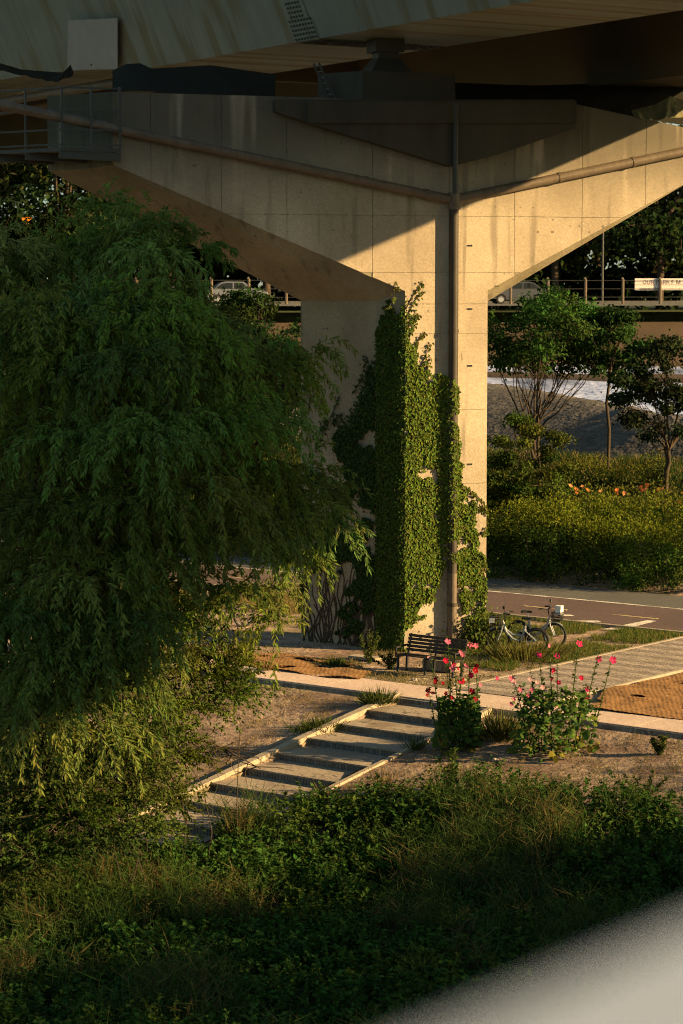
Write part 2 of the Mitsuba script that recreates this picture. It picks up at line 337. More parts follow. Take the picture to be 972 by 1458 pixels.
# coir mats: ribbed woven sheets
def coir(name, poly_pix, label):
    pts = [SQ(G(u, v, .02)) for u, v in poly_pix]; poly = Polygon(pts)
    s0, q0, s1, q1 = poly.bounds; st = .03
    gs, gq = np.arange(s0, s1, st), np.arange(q0, q1, st)
    A, B = np.meshgrid(gs, gq, indexing='ij')
    import shapely
    inside = shapely.contains_xy(poly.buffer(0), A, B)
    nz = meshkit.fbm(np.stack([A * 1.1, B * 1.1, A * 0], -1), 3)
    rib = np.sin((A * .83 + B * .56 + .18 * nz) / .11 * 2 * np.pi)
    rib2 = np.sin((A * .56 - B * .83) / .11 * 2 * np.pi)
    Z = .045 + .0045 * rib + .003 * rib2 + .12 * (nz - .45)
    Z = Z + .010 * rng.random(Z.shape)
    V = A[..., None] * PV + B[..., None] * QV + Z[..., None] * ZV
    n1, n2 = A.shape; i, j = np.meshgrid(np.arange(n1 - 1), np.arange(n2 - 1), indexing='ij')
    ok = inside[:-1, :-1] & inside[1:, :-1] & inside[:-1, 1:] & inside[1:, 1:]
    ok &= (meshkit.noise(np.stack([A * 1.7, B * 1.7, A * 0 + 4], -1)) < .80)[:-1, :-1]
    f = np.stack([i * n2 + j, (i + 1) * n2 + j, (i + 1) * n2 + j + 1, i * n2 + j + 1], -1)[ok]
    V2 = V - .03 * ZV
    mb = MB().add(V.reshape(-1, 3), f); mb.add(V2.reshape(-1, 3), f[:, ::-1])
    whole(name, mb, 'm_coir', label, 'mat', smooth=True)
coir('coir_mat', [(838, 1010), (858, 985), (905, 973), (985, 957), (1030, 968), (1030, 1037), (972, 1026)], 'orange brown woven coir mat right of the paved walk')
coir('coir_mat', [(315, 937), (345, 931), (400, 930), (440, 936), (500, 945), (532, 956), (512, 968), (470, 966), (400, 956), (330, 946)], 'orange brown woven coir mat left of the bench, below the shaded pier side')

# ------------------------------------------------------------------ steps
st_ = thing('garden_steps', 'long low concrete steps with brick risers going down towards the weeds', 'steps')
QT, RUN, RIS, SL, SR = 45.9, 1.12, .168, -34.55, -31.95
for k in range(9):
    z = -RIS * (k + 1) + .03; qa = QT - RUN * k; qb = QT - RUN * (k + 1)
    part(st_, 'tread', MB().box(W((SL + SR) / 2, (qa + qb) / 2 - .02, z - .018), PV * (SR - SL - .01), QV * (RUN + .04), ZV * .036), 'm_tread')
    mb = MB(); s = SL + .02
    zt = z + RIS - .036                      # underside of the tread (or path) above
    while s < SR - .05:
        w = .075
        mb.box(W(s + w / 2, qa + .012, (zt + z) / 2 - .01), PV * w, QV * .05, ZV * (zt - z + .02), np.array([.15, .148, .142]) * rng.uniform(.75, 1.2)); s += .087
    mb.box(W((SL + SR) / 2, qa + .05, (zt + z) / 2 - .01), PV * (SR - SL), QV * .05, ZV * (zt - z + .02), (.10, .098, .094))
    part(st_, 'riser', mb, 'm_brick')
LL = 9.6
def sloped(s, w, up, low, q0, q1):
    mb = MB(); dz = -RIS / RUN
    v = []
    for q in (q0, q1):
        zz = (QT - q) * dz
        for a in (-w / 2, w / 2):
            for z in (low, up): v.append(W(s + a, q, zz + z))
    mb.add(v, [[0, 1, 3, 2], [4, 6, 7, 5], [0, 4, 5, 1], [2, 3, 7, 6], [0, 2, 6, 4], [1, 5, 7, 3]]); return mb
q = QT + .12; i = 0
while q > QT - LL:
    part(st_, 'stringer', sloped(SL - .11, .20, .075 + .006 * (i % 2), -.5, q, q - 1.592), 'm_stringer'); q -= 1.6; i += 1
q = QT + .05
while q > QT - 8:
    part(st_, 'kerb', sloped(SR + .07, .12, .03, -.5, q, q - 1.592), 'm_stringer'); q -= 1.6

# ------------------------------------------------------------------ pier
C0 = np.array([1.68, 64.9, 0.0])
def PF(t, z, w=0.0): return C0 + t * FV + w * SV + z * ZV
def pix_tz(u, v):
    p = ONPLANE(u, v, C0, NV) - C0; return float(np.dot(p, FV)), float(p[2])
TW = pix_tz(693, 600)[0]
zjl = pix_tz(575, 415)[1]; zjr = pix_tz(693.5, 414)[1]
tl, zl = pix_tz(160, 235); zlt = pix_tz(160, 131)[1]
tr972, zr972 = pix_tz(972, 263.5)
tr = TW + 8.2; zr = zjr + (zr972 - zjr) / (tr972 - TW) * (tr - TW); tk, zk = pix_tz(822, 149); ta, za = pix_tz(906, 167); zrt = zk + (za - zk) / (ta - tk) * (tr - tk)
CH = .34
R0 = [(0, -.6), (TW, -.6), (TW, zjr), (tr, zr), (tr, zrt), (tk, zk), (tl, zlt), (tl, zl), (0, zjl)]
R1 = [(-.2, -.6), (TW + CH, -.6), (TW + CH, zjr - CH), (tr, zr - .05), (tr, zrt), (tk, zk), (tl, zlt), (tl, zl - .08), (-.2, zjl - .25)]
w1 = [.7, .5, .5, .3, .02, .02, .02, .9, .7]
w2 = [3.3, 3.3, 3.3, 2.3, 2.3, 2.9, 2.3, 2.3, 3.3]
rings = [[PF(t, z) for t, z in R0], [PF(t, z, w) for (t, z), w in zip(R1, w1)], [PF(t, z, w) for (t, z), w in zip(R1, w2)]]
mb = MB(); n = 9
v2, f2 = trimesh.creation.triangulate_polygon(Polygon(R0), engine='earcut')
def cap(ring, flip):
    order = [int(np.argmin([np.hypot(a[0] - b[0], a[1] - b[1]) for b in R0])) for a in np.asarray(v2)]
    f = np.array([[order[i] for i in t] for t in np.asarray(f2)])
    mb.add(ring, f[:, ::-1] if flip else f)
cap(rings[0], False); cap(rings[2], True)
for a, b in ((0, 1), (1, 2)):
    f = [[i, i + n, (i + 1) % n + n, (i + 1) % n] for i in range(n)]
    mb.add(rings[a] + rings[b], f)
pier = thing('bridge_pier', 'concrete hammerhead bridge pier with a flared cap, half sunlit and half in shade', 'bridge pier')
part(pier, 'body', mb, 'm_concrete_shaded')
# formwork panels of the front face (proud of the body by 15 mm, joints between)
face = Polygon(R0)
lines = []
def vline(u, v0, v1):
    t = pix_tz(u, (v0 + v1) / 2)[0]; lines.append(LineString([(t, pix_tz(u, v1)[1]), (t, pix_tz(u, v0)[1])]))
def hline(u0, u1, v):
    z = pix_tz(600, v)[1]; lines.append(LineString([(pix_tz(u0, v)[0], z), (pix_tz(u1, v)[0], z)]))
for u in (215, 315, 408, 530, 732, 828, 918): vline(u, 60, 520)
vline(638, 60, 1000)
for v in (307.5, 388): hline(-100, 1300, v)
for v in (433, 475.5, 584, 690, 800): hline(540, 800, v)
pieces = [face.buffer(-.004)]
for l in lines:
    nxt = []
    for pc in pieces:
        try: nxt += [g for g in shsplit(pc, l).geoms]
        except Exception: nxt.append(pc)
    pieces = nxt
for pc in pieces:
    pc = pc.buffer(-.006, join_style=2)
    for g in (pc.geoms if hasattr(pc, 'geoms') else [pc]):
        if g.area < .02: continue
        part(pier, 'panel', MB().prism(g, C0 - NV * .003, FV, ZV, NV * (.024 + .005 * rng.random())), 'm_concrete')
# triangular corbel under the bearings
cp = [pix_tz(u, v) for u, v in ((388, 143), (388, 160), (432, 176), (636, 238), (700, 222), (812, 184), (812, 143))]
part(pier, 'corbel', MB().prism(Polygon(cp), C0 + NV * .012, FV, ZV, NV * .30), 'm_concrete_deep_shade', label='dark triangular corbel at the top of the front face')
cp2 = [pix_tz(u, v) for u, v in ((432, 146), (432, 177), (812, 177), (812, 146))]
part(pier, 'ledge', MB().prism(Polygon(cp2), C0 + NV * .314, FV, ZV, NV * .10), 'm_concrete_deep_shade')
# plinth and bearings on the cap
tp0, tp1 = pix_tz(520, 120)[0], pix_tz(652, 120)[0]
zp = pix_tz(585, 103)[1]
mb = MB()
ctr = PF((tp0 + tp1) / 2, (zlt + zp) / 2, .85)
mb.box(ctr, FV * (tp1 - tp0), SV * 1.5, ZV * (zp - zlt + .01)); part(pier, 'plinth', mb, 'm_concrete_deep_shade', label='dark concrete block under the steel bearing')
def frustum(mb, c, w0, w1, z0, z1):
    v = [c + FV * a * w0 / 2 + NV * b * w0 / 2 + ZV * z0 for a, b in ((-1, -1), (1, -1), (1, 1), (-1, 1))] + [c + FV * a * w1 / 2 + NV * b * w1 / 2 + ZV * z1 for a, b in ((-1, -1), (1, -1), (1, 1), (-1, 1))]
    mb.add(v, [[3, 2, 1, 0], [4, 5, 6, 7], [0, 1, 5, 4], [1, 2, 6, 5], [2, 3, 7, 6], [3, 0, 4, 7]])
BNq = np.array([.857, .515, 0]); n1q = float(np.dot(G(771, 0, 16.4), BNq))
t_b2 = (n1q + .75 - float(np.dot(C0 + 2.0 * SV, BNq))) / float(np.dot(FV, BNq))
for t_, zb, wq in ((pix_tz(585, 90)[0], zp, .85),):
    mb = MB(); c = PF(t_, 0, wq)
    frustum(mb, c, 1.15, .62, zb, zb + .38); frustum(mb, c, .56, .56, zb + .38, zb + .55); frustum(mb, c, .8, .8, zb + .55, 16.395)
    part(pier, 'bearing', mb, 'm_darksteel', label='black steel bearing between pier and girder')
for v in (350, 521, 661, 440):
    u = 668; t_, z_ = pix_tz(u, v)
    part(pier, 'anchor', MB().box(PF(t_, z_) + NV * .026, FV * .14, NV * .03, ZV * .045), 'm_black')

# drain pipe
dp = thing('drain_pipe', 'brown drain pipe falling along both arms of the pier and down its front face', 'pipe')
def on_face(u, v, off): t, z = pix_tz(u, v); return PF(t, z) + NV * off
OFF, RP = .20, .125
a0, a1 = on_face(-60, 138, OFF), on_face(636, 284, OFF)
part(dp, 'left_run', MB().tube([a0 + (a1 - a0) * k for k in np.linspace(0, 1, 12)], RP, 14), 'm_pipe', smooth=40)
b0, b1 = on_face(642, 285, OFF), on_face(1060, 197, OFF)
part(dp, 'right_run', MB().tube([b0 + (b1 - b0) * k for k in np.linspace(0, 1, 10)], RP, 14), 'm_pipe', smooth=40)
td, zd = pix_tz(642.5, 287)
part(dp, 'downpipe', MB().tube([PF(td, z) + NV * OFF for z in np.linspace(zd + .05, 2.1, 14)], RP, 14), 'm_pipe_shaded', smooth=40, label='long dark upper length of the downpipe')
part(dp, 'downpipe', MB().tube([PF(td, z) + NV * OFF for z in np.linspace(2.1, .28, 6)], RP * .97, 14), 'm_pipe', smooth=40, label='tan lowest length of the downpipe')
part(dp, 'junction', MB().tube([PF(td, z) + NV * OFF for z in (zd - .22, zd + .22)], RP * 1.25, 14), 'm_pipe', smooth=40)
part(dp, 'inlet', MB().tube([PF(td - .03, z) + NV * OFF * 1.8 for z in (zd + .2, zlt - .1)], RP * .6, 10), 'm_darksteel', smooth=40)
for z in (1.2, 3.6, 6.0, 8.6):
    part(dp, 'collar', MB().tube([PF(td, zz) + NV * OFF for zz in (z, z + .09)], RP * 1.15, 14), 'm_pipe_shaded', smooth=40)
for p0, p1, ks in ((a0, a1, (.1, .28, .46, .64, .82, .95)), (b0, b1, (.1, .35, .6, .85))):
    d = p1 - p0
    for k in ks:
        c = p0 + d * k
        part(dp, 'clamp', MB().tube([c - unit(d) * .04, c + unit(d) * .04], RP * 1.14, 14), 'm_pipe', smooth=40)

# ------------------------------------------------------------------ superstructure
BV = unit([-.515, .857, 0]); BN = np.array([BV[1], -BV[0], 0])
def BP(b, n, z): return b * BV + n * BN + z * ZV
n1 = float(np.dot(G(771, 0, 16.4), BN)); n1 = .5 * (n1 + float(np.dot(G(212, 97, 16.4), BN)))
n2 = .5 * (float(np.dot(G(631, 67, 16.4), BN)) + float(np.dot(G(972, 15, 16.4), BN)))
bsplit = float(np.dot(G(212, 97, 16.4), BV)); bleft = float(np.dot(G(60, 104, 16.85), BV))
ZT = 19.9
deck = thing('bridge_deck', 'road bridge superstructure of grey steel box girders overhead', 'bridge deck')
def girder(b_z, na, nb, slope=.43, zt=ZT):
    """loft of a box section along the bridge; b_z: list of (b, bottom level)"""
    mb = MB(); rings = []
    for b, z in b_z:
        h = zt - z
        rings.append([BP(b, na, z), BP(b, nb, z), BP(b, nb + slope * h, zt), BP(b, na - slope * h, zt)])
    for r0, r1 in zip(rings[:-1], rings[1:]):
        mb.add(r0 + r1, [[0, 1, 5, 4], [1, 2, 6, 5], [2, 3, 7, 6], [3, 0, 4, 7]])
    mb.add(rings[0], [[0, 3, 2, 1]]); mb.add(rings[-1], [[0, 1, 2, 3]])
    return mb
part(deck, 'girder', girder([(-60, 16.4), (bsplit, 16.4), (bleft, 16.86), (150, 16.86)], n1, n2), 'm_girder', label='outer grey box girder streaked with rust')
Z2 = 15.55
n3 = float(np.dot(G(924, 113.5, Z2), BN))
part(deck, 'girder', girder([(-90, Z2 - 1.6), (26, Z2 - 1.6), (38, Z2), (160, Z2)], n3, n3 + 2.7, slope=.25), 'm_girder_shaded', label='dark inner box girder behind the first')  # near part lowered out of view, added to shade the willow
part(deck, 'slab', MB().box(BP(35, (n1 - 2.0 + n3 + 6.2) / 2, ZT + .2), BV * 240, BN * (n3 + 6.2 - n1 + 2.0), ZV * .38), 'm_girder_shaded')
for nn in (n1 - 1.8, n3 + 6.0):
    part(deck, 'parapet', MB().box(BP(35, nn, ZT + .85), BV * 240, BN * .25, ZV * .9), 'm_concrete')
bx = float(np.dot(AT(450, 126, 80), BV))
part(deck, 'cross_beam', MB().box(BP(bx, (n2 + n3) / 2, 17.6), BV * .5, BN * (n3 - n2 + .6), ZV * 2.3), 'm_girder_shaded')
part(deck, 'cross_beam', MB().box(BP(bx - 24, (n2 + n3) / 2, 18.0), BV * .5, BN * (n3 - n2 + .6), ZV * 2.3), 'm_girder_shaded')
# web plane of the outer girder (leans outwards): point and normal
wp = BP(0, n1, 16.4); wn = unit(np.cross(BV, BN * -.43 + ZV))
if wn[1] > 0: wn = -wn
def web(u, v, off=0.0): return ONPLANE(u, v, wp + wn * off, wn)
def quad_plate(mb, pts, thick, nrm):
    pts = [np.asarray(p, float) for p in pts]
    o = pts[0]; ex = unit(pts[1] - pts[0]); ey = np.cross(nrm, ex)
    poly = Polygon([(np.dot(p - o, ex), np.dot(p - o, ey)) for p in pts])
    mb.prism(poly, o, ex, ey, nrm * thick)
mb = MB(); quad_plate(mb, [web(97, 100, .12), web(168, 98, .12), web(168, 26, .12), web(98, 29, .12)], .03, wn)
part(deck, 'access_panel', mb, 'm_plate', label='pale square sheet fixed to the girder side')
mb = MB(); quad_plate(mb, [web(129, 93.5, .152), web(131, 93.3, .152), web(131, 91.5, .152), web(129, 91.7, .152)], .01, wn); part(deck, 'keyhole', mb, 'm_black')
mb = MB(); quad_plate(mb, [web(419, 61, .006), web(455, 55, .006), web(446, 30, .006), web(441, 29, .006), web(428, -6, .006), web(410, -3, .006)], .02, wn)
part(deck, 'splice_plate', mb, 'm_girder', label='bolted steel splice plate')
mb = MB()
def bolt(mb, c, nrm, r=.035, h=.03):
    mb.tube([c, c + nrm * h], r, 6)
for r_ in range(9):
    v = 57 - r_ * 6.4; n_ = 8 if r_ < 5 else 5
    for j in range(n_):
        u = 422 + (57 - v) * -.36 + j * 4.1 + (0 if r_ < 5 else 4) + (j * .0)
        bolt(mb, web(u, v - j * .75, .026), wn)
part(deck, 'bolt', mb, 'm_darksteel', kind='stuff', label='rows of bolt heads on the splice plate')
mb = MB()
b_s = float(np.dot(G(440, 58, 16.4), BV))
for i in range(9):
    for j in range(46):
        bolt(mb, BP(b_s - .55 + i * .13, n1 + .12 + j * (n2 - n1 - .24) / 45, 16.4), -ZV, .035, .04)
part(deck, 'bolt', mb, 'm_darksteel', kind='stuff', label='rows of bolt heads under the girder')
mb = MB().box(BP(b_s, (n1 + n2) / 2, 16.392), BV * 1.3, BN * (n2 - n1 - .08), ZV * .02); part(deck, 'splice_plate', mb, 'm_girder')
for k, (nn, zz) in enumerate(((n1 + 1.2, 16.35), (n1 + 2.2, 16.2))):
    pp = whole('utility_pipe', MB().tube([BP(b, nn, zz) for b in np.linspace(bsplit + 3.5, 140, 8)], .16, 10), 'm_pipe', ['upper', 'lower'][k] + ' of two dull pipes slung under the girder at the far left', 'pipe', smooth=40)

# dark netting between girder and cap
def drape(name, top, bot, m, label, cat, sag=.15, seed=0, thick=.01, cols=40, rows=7):
    top, bot = np.asarray(top, float), np.asarray(bot, float)
    def along(pts, k):
        x = k * (len(pts) - 1); i = min(int(x), len(pts) - 2); return pts[i] * (1 - (x - i)) + pts[i + 1] * (x - i)
    V = []
    for i in range(cols):
        a, b = along(top, i / (cols - 1)), along(bot, i / (cols - 1))
        for j in range(rows):
            k = j / (rows - 1); p = a * (1 - k) + b * k
            w = meshkit.fbm(np.array([i * .35, j * .5, seed * 7.0]), 3) - .5
            p = p + NV * w * sag * 1.6 - ZV * (.25 * abs(math.sin(i * .45 + seed)) * sag * k) ; V.append(p)
    f = [[i * rows + j, (i + 1) * rows + j, (i + 1) * rows + j + 1, i * rows + j + 1] for i in range(cols - 1) for j in range(rows - 1)]
    V = np.array(V); mb = MB().add(V, f); mb.add(V - NV * thick, np.array(f)[:, ::-1])
    return whole(name, mb, m, label, cat, smooth=True)
drape('safety_net', [AT(160, 101, 65.4), AT(178, 92, 65.4), AT(200, 90, 65.4), AT(216, 98, 65.5), AT(300, 93, 65.6), AT(392, 106, 65.8)],
      [AT(160, 130, 63.2), AT(190, 128, 63.4), AT(250, 133, 63.8), AT(300, 138, 64.2), AT(340, 138, 64.5), AT(392, 143, 65)], 'm_net', 'black netting hung between the girder and the left arm of the pier', 'net', .10, 1)
drape('safety_net', [AT(-20, 84, 76), AT(30, 99, 75.5), AT(95, 104, 75), AT(100, 92, 74.6), AT(104, 103, 74.5)],
      [AT(-20, 96, 76), AT(30, 106, 75.5), AT(62, 113, 75), AT(80, 116, 74.6), AT(104, 107, 74.5)], 'm_net', 'black netting drooping below the far left end of the girder', 'net', .15, 4)
drape('safety_net', [AT(648, 118, 69.5), AT(760, 122, 70), AT(870, 119, 70.5), AT(960, 108, 71), AT(1020, 100, 71.5)],
      [AT(648, 146, 67.2), AT(760, 147, 67.8), AT(830, 152, 68.2), AT(906, 168, 68.8), AT(1020, 185, 69.6)], 'm_net', 'black netting closing the gap under the inner girder above the right arm', 'net', .05, 6)
drape('tarpaulin', [AT(898, 158, 67.6), AT(915, 153, 67.8), AT(930, 150, 67.9), AT(953, 137, 68.2), AT(975, 143, 68.3), AT(1000, 146, 68.4)],
      [PF(pix_tz(903, 168)[0], pix_tz(903, 168)[1]) + NV * .08, PF(*pix_tz(920, 170)) + NV * .12, PF(*pix_tz(937, 171)) + NV * .10, PF(*pix_tz(945, 166)) + NV * .09, PF(*pix_tz(960, 168)) + NV * .1, PF(*pix_tz(1000, 160)) + NV * .1], 'm_tarp', 'olive tarpaulin draped over the top of the sunlit right arm', 'tarpaulin', .12, 2)
# ladder leaning on the plinth
ld = thing('ladder', 'short dark ladder leaning left of the bearing block on the pier top', 'ladder')
la, lb = PF(tp0 - .16, zlt + .02, .9), PF(tp0 - .62, zlt + .95, .9)
for o in (-.17, .17):
    part(ld, 'rail', MB().bar(la + SV * o + FV * o * .4, lb + SV * o + FV * o * .4, .05, .05), 'm_darksteel')
for k in np.linspace(.12, .92, 6):
    c = la + (lb - la) * k; part(ld, 'rung', MB().bar(c - SV * .17 - FV * .07, c + SV * .17 + FV * .07, .03, .03), 'm_darksteel')

# inspection platform at the left end of the cap
ip = thing('inspection_platform', 'railed steel inspection platform at the left end of the pier cap', 'platform')
ED = SV; EO = -FV                      # along the end face, outwards
def IP(w, o, z): return PF(tl, z, w) + EO * o
zf = pix_tz(140, 212)[1]
part(ip, 'floor', MB().box(IP(.9, .85, zf - .05), SV * 2.6, FV * 1.55, ZV * .09), 'm_darksteel')
for w_ in (-.3, .9, 2.1):
    part(ip, 'beam', MB().bar(IP(w_, .02, zf - .22), IP(w_, 1.6, zf - .16), .1, .22), 'm_darksteel')
for o in (.08, .82, 1.58):
    part(ip, 'post', MB().bar(IP(-.38, o, zf), IP(-.38, o, zf + 1.55), .055, .055, FV), 'm_rail_grey')
for w_ in (.9, 2.1):
    part(ip, 'post', MB().bar(IP(w_, 1.58, zf), IP(w_, 1.58, zf + 1.55), .055, .055, FV), 'm_rail_grey')
for z in (.08, .45, .95, 1.5):
    part(ip, 'rail', MB().bar(IP(-.38, .03, zf + z), IP(-.38, 1.6, zf + z), .04, .04), 'm_rail_grey')
    part(ip, 'rail', MB().bar(IP(-.38, 1.6, zf + z), IP(2.15, 1.6, zf + z), .04, .04), 'm_rail_grey')

# ------------------------------------------------------------------ far side: gravel bank, stream, road
gs, gq = np.linspace(-190, -15, 150), np.linspace(77.5, 108, 62)
A, B = np.meshgrid(gs, gq, indexing='ij')
qc = np.clip(98 + (A + 68) * -.76, 84.5, 101)
zc = np.interp(A, [-190, -68, -60, -54, -48, -40], [5.15, 5.15, 5.06, 4.95, 4.62, 4.55])
k = np.clip((B - 79) / (qc - 79), 0, 1)
Zb = 2.55 + (zc - 2.55) * (k * k * (3 - 2 * k)) ** .8
Zb = np.where(B > qc, zc - (B - qc) * .35, Zb)
Zb = Zb + .22 * (meshkit.fbm(np.stack([A * .35, B * .35, A * 0], -1), 4) - .5) * np.where(B > qc, .3, 1) + .10 * (meshkit.noise(np.stack([A * 1.6, B * 1.6, A * 0], -1)) - .5)
V = A[..., None] * PV + B[..., None] * QV + Zb[..., None] * ZV
i, j = np.meshgrid(np.arange(149), np.arange(61), indexing='ij')
f = np.stack([i * 62 + j, (i + 1) * 62 + j, (i + 1) * 62 + j + 1, i * 62 + j + 1], -1).reshape(-1, 4)
whole('gravel_bank', MB().add(V.reshape(-1, 3), f), 'm_gravel', 'dark grey gravel bank rising to the stream', kind='structure', smooth=True)
gs, gq = np.linspace(-260, 40, 220), np.linspace(84, 146.5, 90)
A, B = np.meshgrid(gs, gq, indexing='ij')
Zw = 4.35 + .05 * (meshkit.fbm(np.stack([A * .8, B * .5, A * 0], -1), 3) - .5)
V = A[..., None] * PV + B[..., None] * QV + Zw[..., None] * ZV
i, j = np.meshgrid(np.arange(219), np.arange(89), indexing='ij')
qcw = np.clip(98 + (A + 68) * -.76, 84.5, 101)
f = np.stack([i * 90 + j, (i + 1) * 90 + j, (i + 1) * 90 + j + 1, i * 90 + j + 1], -1)[(B > qcw + .2)[:-1, :-1]]
whole('stream', MB().add(V.reshape(-1, 3), f), 'm_water', 'pale rippled stream beyond the gravel bank', kind='structure', smooth=True)
# gravel bar in the stream
gs, gq = np.linspace(-150, -50, 90), np.linspace(119, 130, 24)
A, B = np.meshgrid(gs, gq, indexing='ij')
Zb = 4.60 - ((B - 124.5 - 1.0 * np.sin(A * .1)) / 2.6) ** 2 * .4 + .5 * (meshkit.fbm(np.stack([A * .2, B * .3, A * 0], -1), 3) - .5) + .006 * (A + 100)
V = A[..., None] * PV + B[..., None] * QV + Zb[..., None] * ZV
i, j = np.meshgrid(np.arange(89), np.arange(23), indexing='ij')
f = np.stack([i * 24 + j, (i + 1) * 24 + j, (i + 1) * 24 + j + 1, i * 24 + j + 1], -1).reshape(-1, 4)
whole('gravel_bar', MB().add(V.reshape(-1, 3), f), 'm_brownbank', 'brown gravel bar in the middle of the stream', kind='structure', smooth=True)
# sloping bank, terrace and road on the far side (own frame: RD along the road, RN away from us)
RD = unit([.985, .17, 0]); RN = np.array([-RD[1], RD[0], 0])
R00 = AT(860, 433, 177.0); ZR = float(R00[2])
def RW(a, b, z): return np.array([R00[0], R00[1], 0]) + a * RD + b * RN + z * ZV
mb = MB()
ga = np.linspace(-220, 160, 120); gb = np.linspace(-5.2, -1.0, 14)
V = np.array([[RW(a, b + .8 * (meshkit.fbm(np.array([a * .2, b * .3, 1.0]), 3) - .5), 3.6 + (ZR - 1.3 - 3.6) * ((b + 5.2) / 4.2) ** .9) for b in gb] for a in ga])
i, j = np.meshgrid(np.arange(119), np.arange(13), indexing='ij')
mb.add(V.reshape(-1, 3), np.stack([i * 14 + j, (i + 1) * 14 + j, (i + 1) * 14 + j + 1, i * 14 + j + 1], -1).reshape(-1, 4))
whole('far_bank', mb, 'm_brownbank', 'brown earth bank below the far road', kind='structure', smooth=True)
def rslab(name, b0, b1, z0, z1, m, label): whole(name, MB().box(RW(-30, (b0 + b1) / 2, (z0 + z1) / 2), RD * 520, RN * (b1 - b0), ZV * (z1 - z0)), m, label, kind='structure')
rslab('far_road', -1.7, 12, ZR - .10, ZR, 'm_asphalt', 'raised road on the far side of the stream')
rslab('road_kerb', 7.8, 8.2, ZR - .1, ZR + .18, 'm_asphalt', 'pale low concrete upstand along the far road')
whole('far_terrace', MB().box(RW(0, 705, ZR - 2), RD * 2400, RN * 1390, ZV * 2.6), 'm_ground', 'dark level ground beyond the far road', kind='structure')
fence = thing('guard_fence', 'weathered post and cable fence along the far road', 'fence')
def fence_pt(u, v=433):
    d = ray(u, v); d = d / d[1]; pl = RW(0, -.55, 0); return CAM + d * (np.dot(pl - [0, 0, 0], RN) / np.dot(d, RN))
u_s = [833 + 53.2 * k for k in range(-13, 5)]
pts = []
for u in u_s:
    p = fence_pt(u); p[2] = ZR; pts.append(p)
    mb = MB().tube([p, p + ZV * 1.78], .105, 8); mb.tube([p + ZV * 1.78, p + ZV * 1.9 - RD * .10], .09, 8)
    part(fence, 'post', mb, 'm_post', smooth=40)
for z in (.5, 1.1, 1.7):
    part(fence, 'cable', MB().tube([pts[0] + ZV * z, pts[-1] + ZV * z], .018, 5), 'm_darksteel')
bn = thing('banner', 'long pale banner with dark lettering tied to the far road fence', 'banner')
b0_, b1_ = fence_pt(904), fence_pt(1010)
bz0, bz1 = AT(904, 413.5, b0_[1])[2], AT(904, 396.5, b0_[1])[2]
bd = unit((b1_ - b0_) * [1, 1, 0]); bl = np.linalg.norm((b1_ - b0_)[:2]); bnrm = np.array([bd[1], -bd[0], 0])
o = np.array([b0_[0], b0_[1], bz0]) + bnrm * -.14
part(bn, 'sheet', MB().box(o + bd * bl / 2 + ZV * (bz1 - bz0) / 2, bd * bl, bnrm * .012, ZV * (bz1 - bz0)), 'm_banner')
def put_text(txt, h, x, z, m, parent, name, bold=True):
    t = meshkit.text_mesh(txt, h, .006, bold=bold); tv = np.asarray(t.vertices)
    part(parent, name, MB().add(o + (tv[:, :1] + x) * bd + (tv[:, 1:2] + z) * ZV + (tv[:, 2:3] + .008) * bnrm, np.asarray(t.faces)), m)
put_text('OUR PARK F M', .30, .55, .45, 'm_ink', bn, 'lettering')
part(bn, 'stripe', MB().box(o + bd * bl / 2 + ZV * .40 + bnrm * .009, bd * bl, bnrm * .004, ZV * .035), 'm_ink_red')
part(bn, 'stripe', MB().box(o + bd * 1.1 + ZV * .10 + bnrm * .009, bd * 1.5, bnrm * .004, ZV * .10), 'm_ink')

def car(name, label, u, q, body, flip=False):
    d = ray(u, 430); c = d * (np.dot(RW(0, q, 0), RN) / np.dot(d, RN)); c[2] = ZR + .01
    ex = RD * (-1 if flip else 1); ey = np.cross(ZV, ex)
    k = thing(name, label, 'car')
    prof = [(-2.25, .38), (-2.28, .75), (-2.05, 1.02), (-1.7, 1.08), (-1.15, 1.52), (-.7, 1.62), (.5, 1.60), (1.05, 1.15), (1.95, 1.0), (2.22, .8), (2.26, .38), (1.75, .36), (1.72, .55), (1.5, .70), (1.25, .70), (1.03, .55), (1.0, .30), (-1.05, .30), (-1.08, .55), (-1.3, .70), (-1.55, .70), (-1.77, .55), (-1.8, .36)]
    part(k, 'body', MB().prism(Polygon(prof), c - ey * .88, ex, ZV, ey * 1.76), body)
    for sgn in (-1, 1):
        for win in ([(-1.55, 1.12), (-1.1, 1.47), (-.72, 1.53), (-.30, 1.53), (-.30, 1.08)], [(-.22, 1.08), (-.22, 1.53), (.42, 1.52), (.88, 1.13)]):
            part(k, 'window', MB().prism(Polygon(win), c + ey * sgn * .881, ex, ZV, ey * sgn * .012), 'm_glass_dark')
        for x in (-1.42, 1.38):
            w = part(k, 'wheel', MB().tube([c + ex * x + ZV * .33 + ey * sgn * .66, c + ex * x + ZV * .33 + ey * sgn * .87], .33, 16), 'm_rubber', smooth=40)
            part(w, 'rim', MB().tube([c + ex * x + ZV * .33 + ey * sgn * .85, c + ex * x + ZV * .33 + ey * sgn * .885], .21, 12), 'm_silver', smooth=40)
        part(k, 'headlight', MB().box(c + ex * 2.17 + ey * sgn * .62 + ZV * .78, ex * .18, ey * .4, ZV * .16), 'm_lamp_white')
        part(k, 'taillight', MB().box(c - ex * 2.2 + ey * sgn * .66 + ZV * .88, ex * .2, ey * .34, ZV * .18), 'm_lamp_red')
    part(k, 'windscreen', MB().prism(Polygon([(.54, 1.585), (1.04, 1.15), (1.05, 1.175), (.56, 1.605)]), c - ey * .72, ex, ZV, ey * 1.44), 'm_glass_dark')
    return k
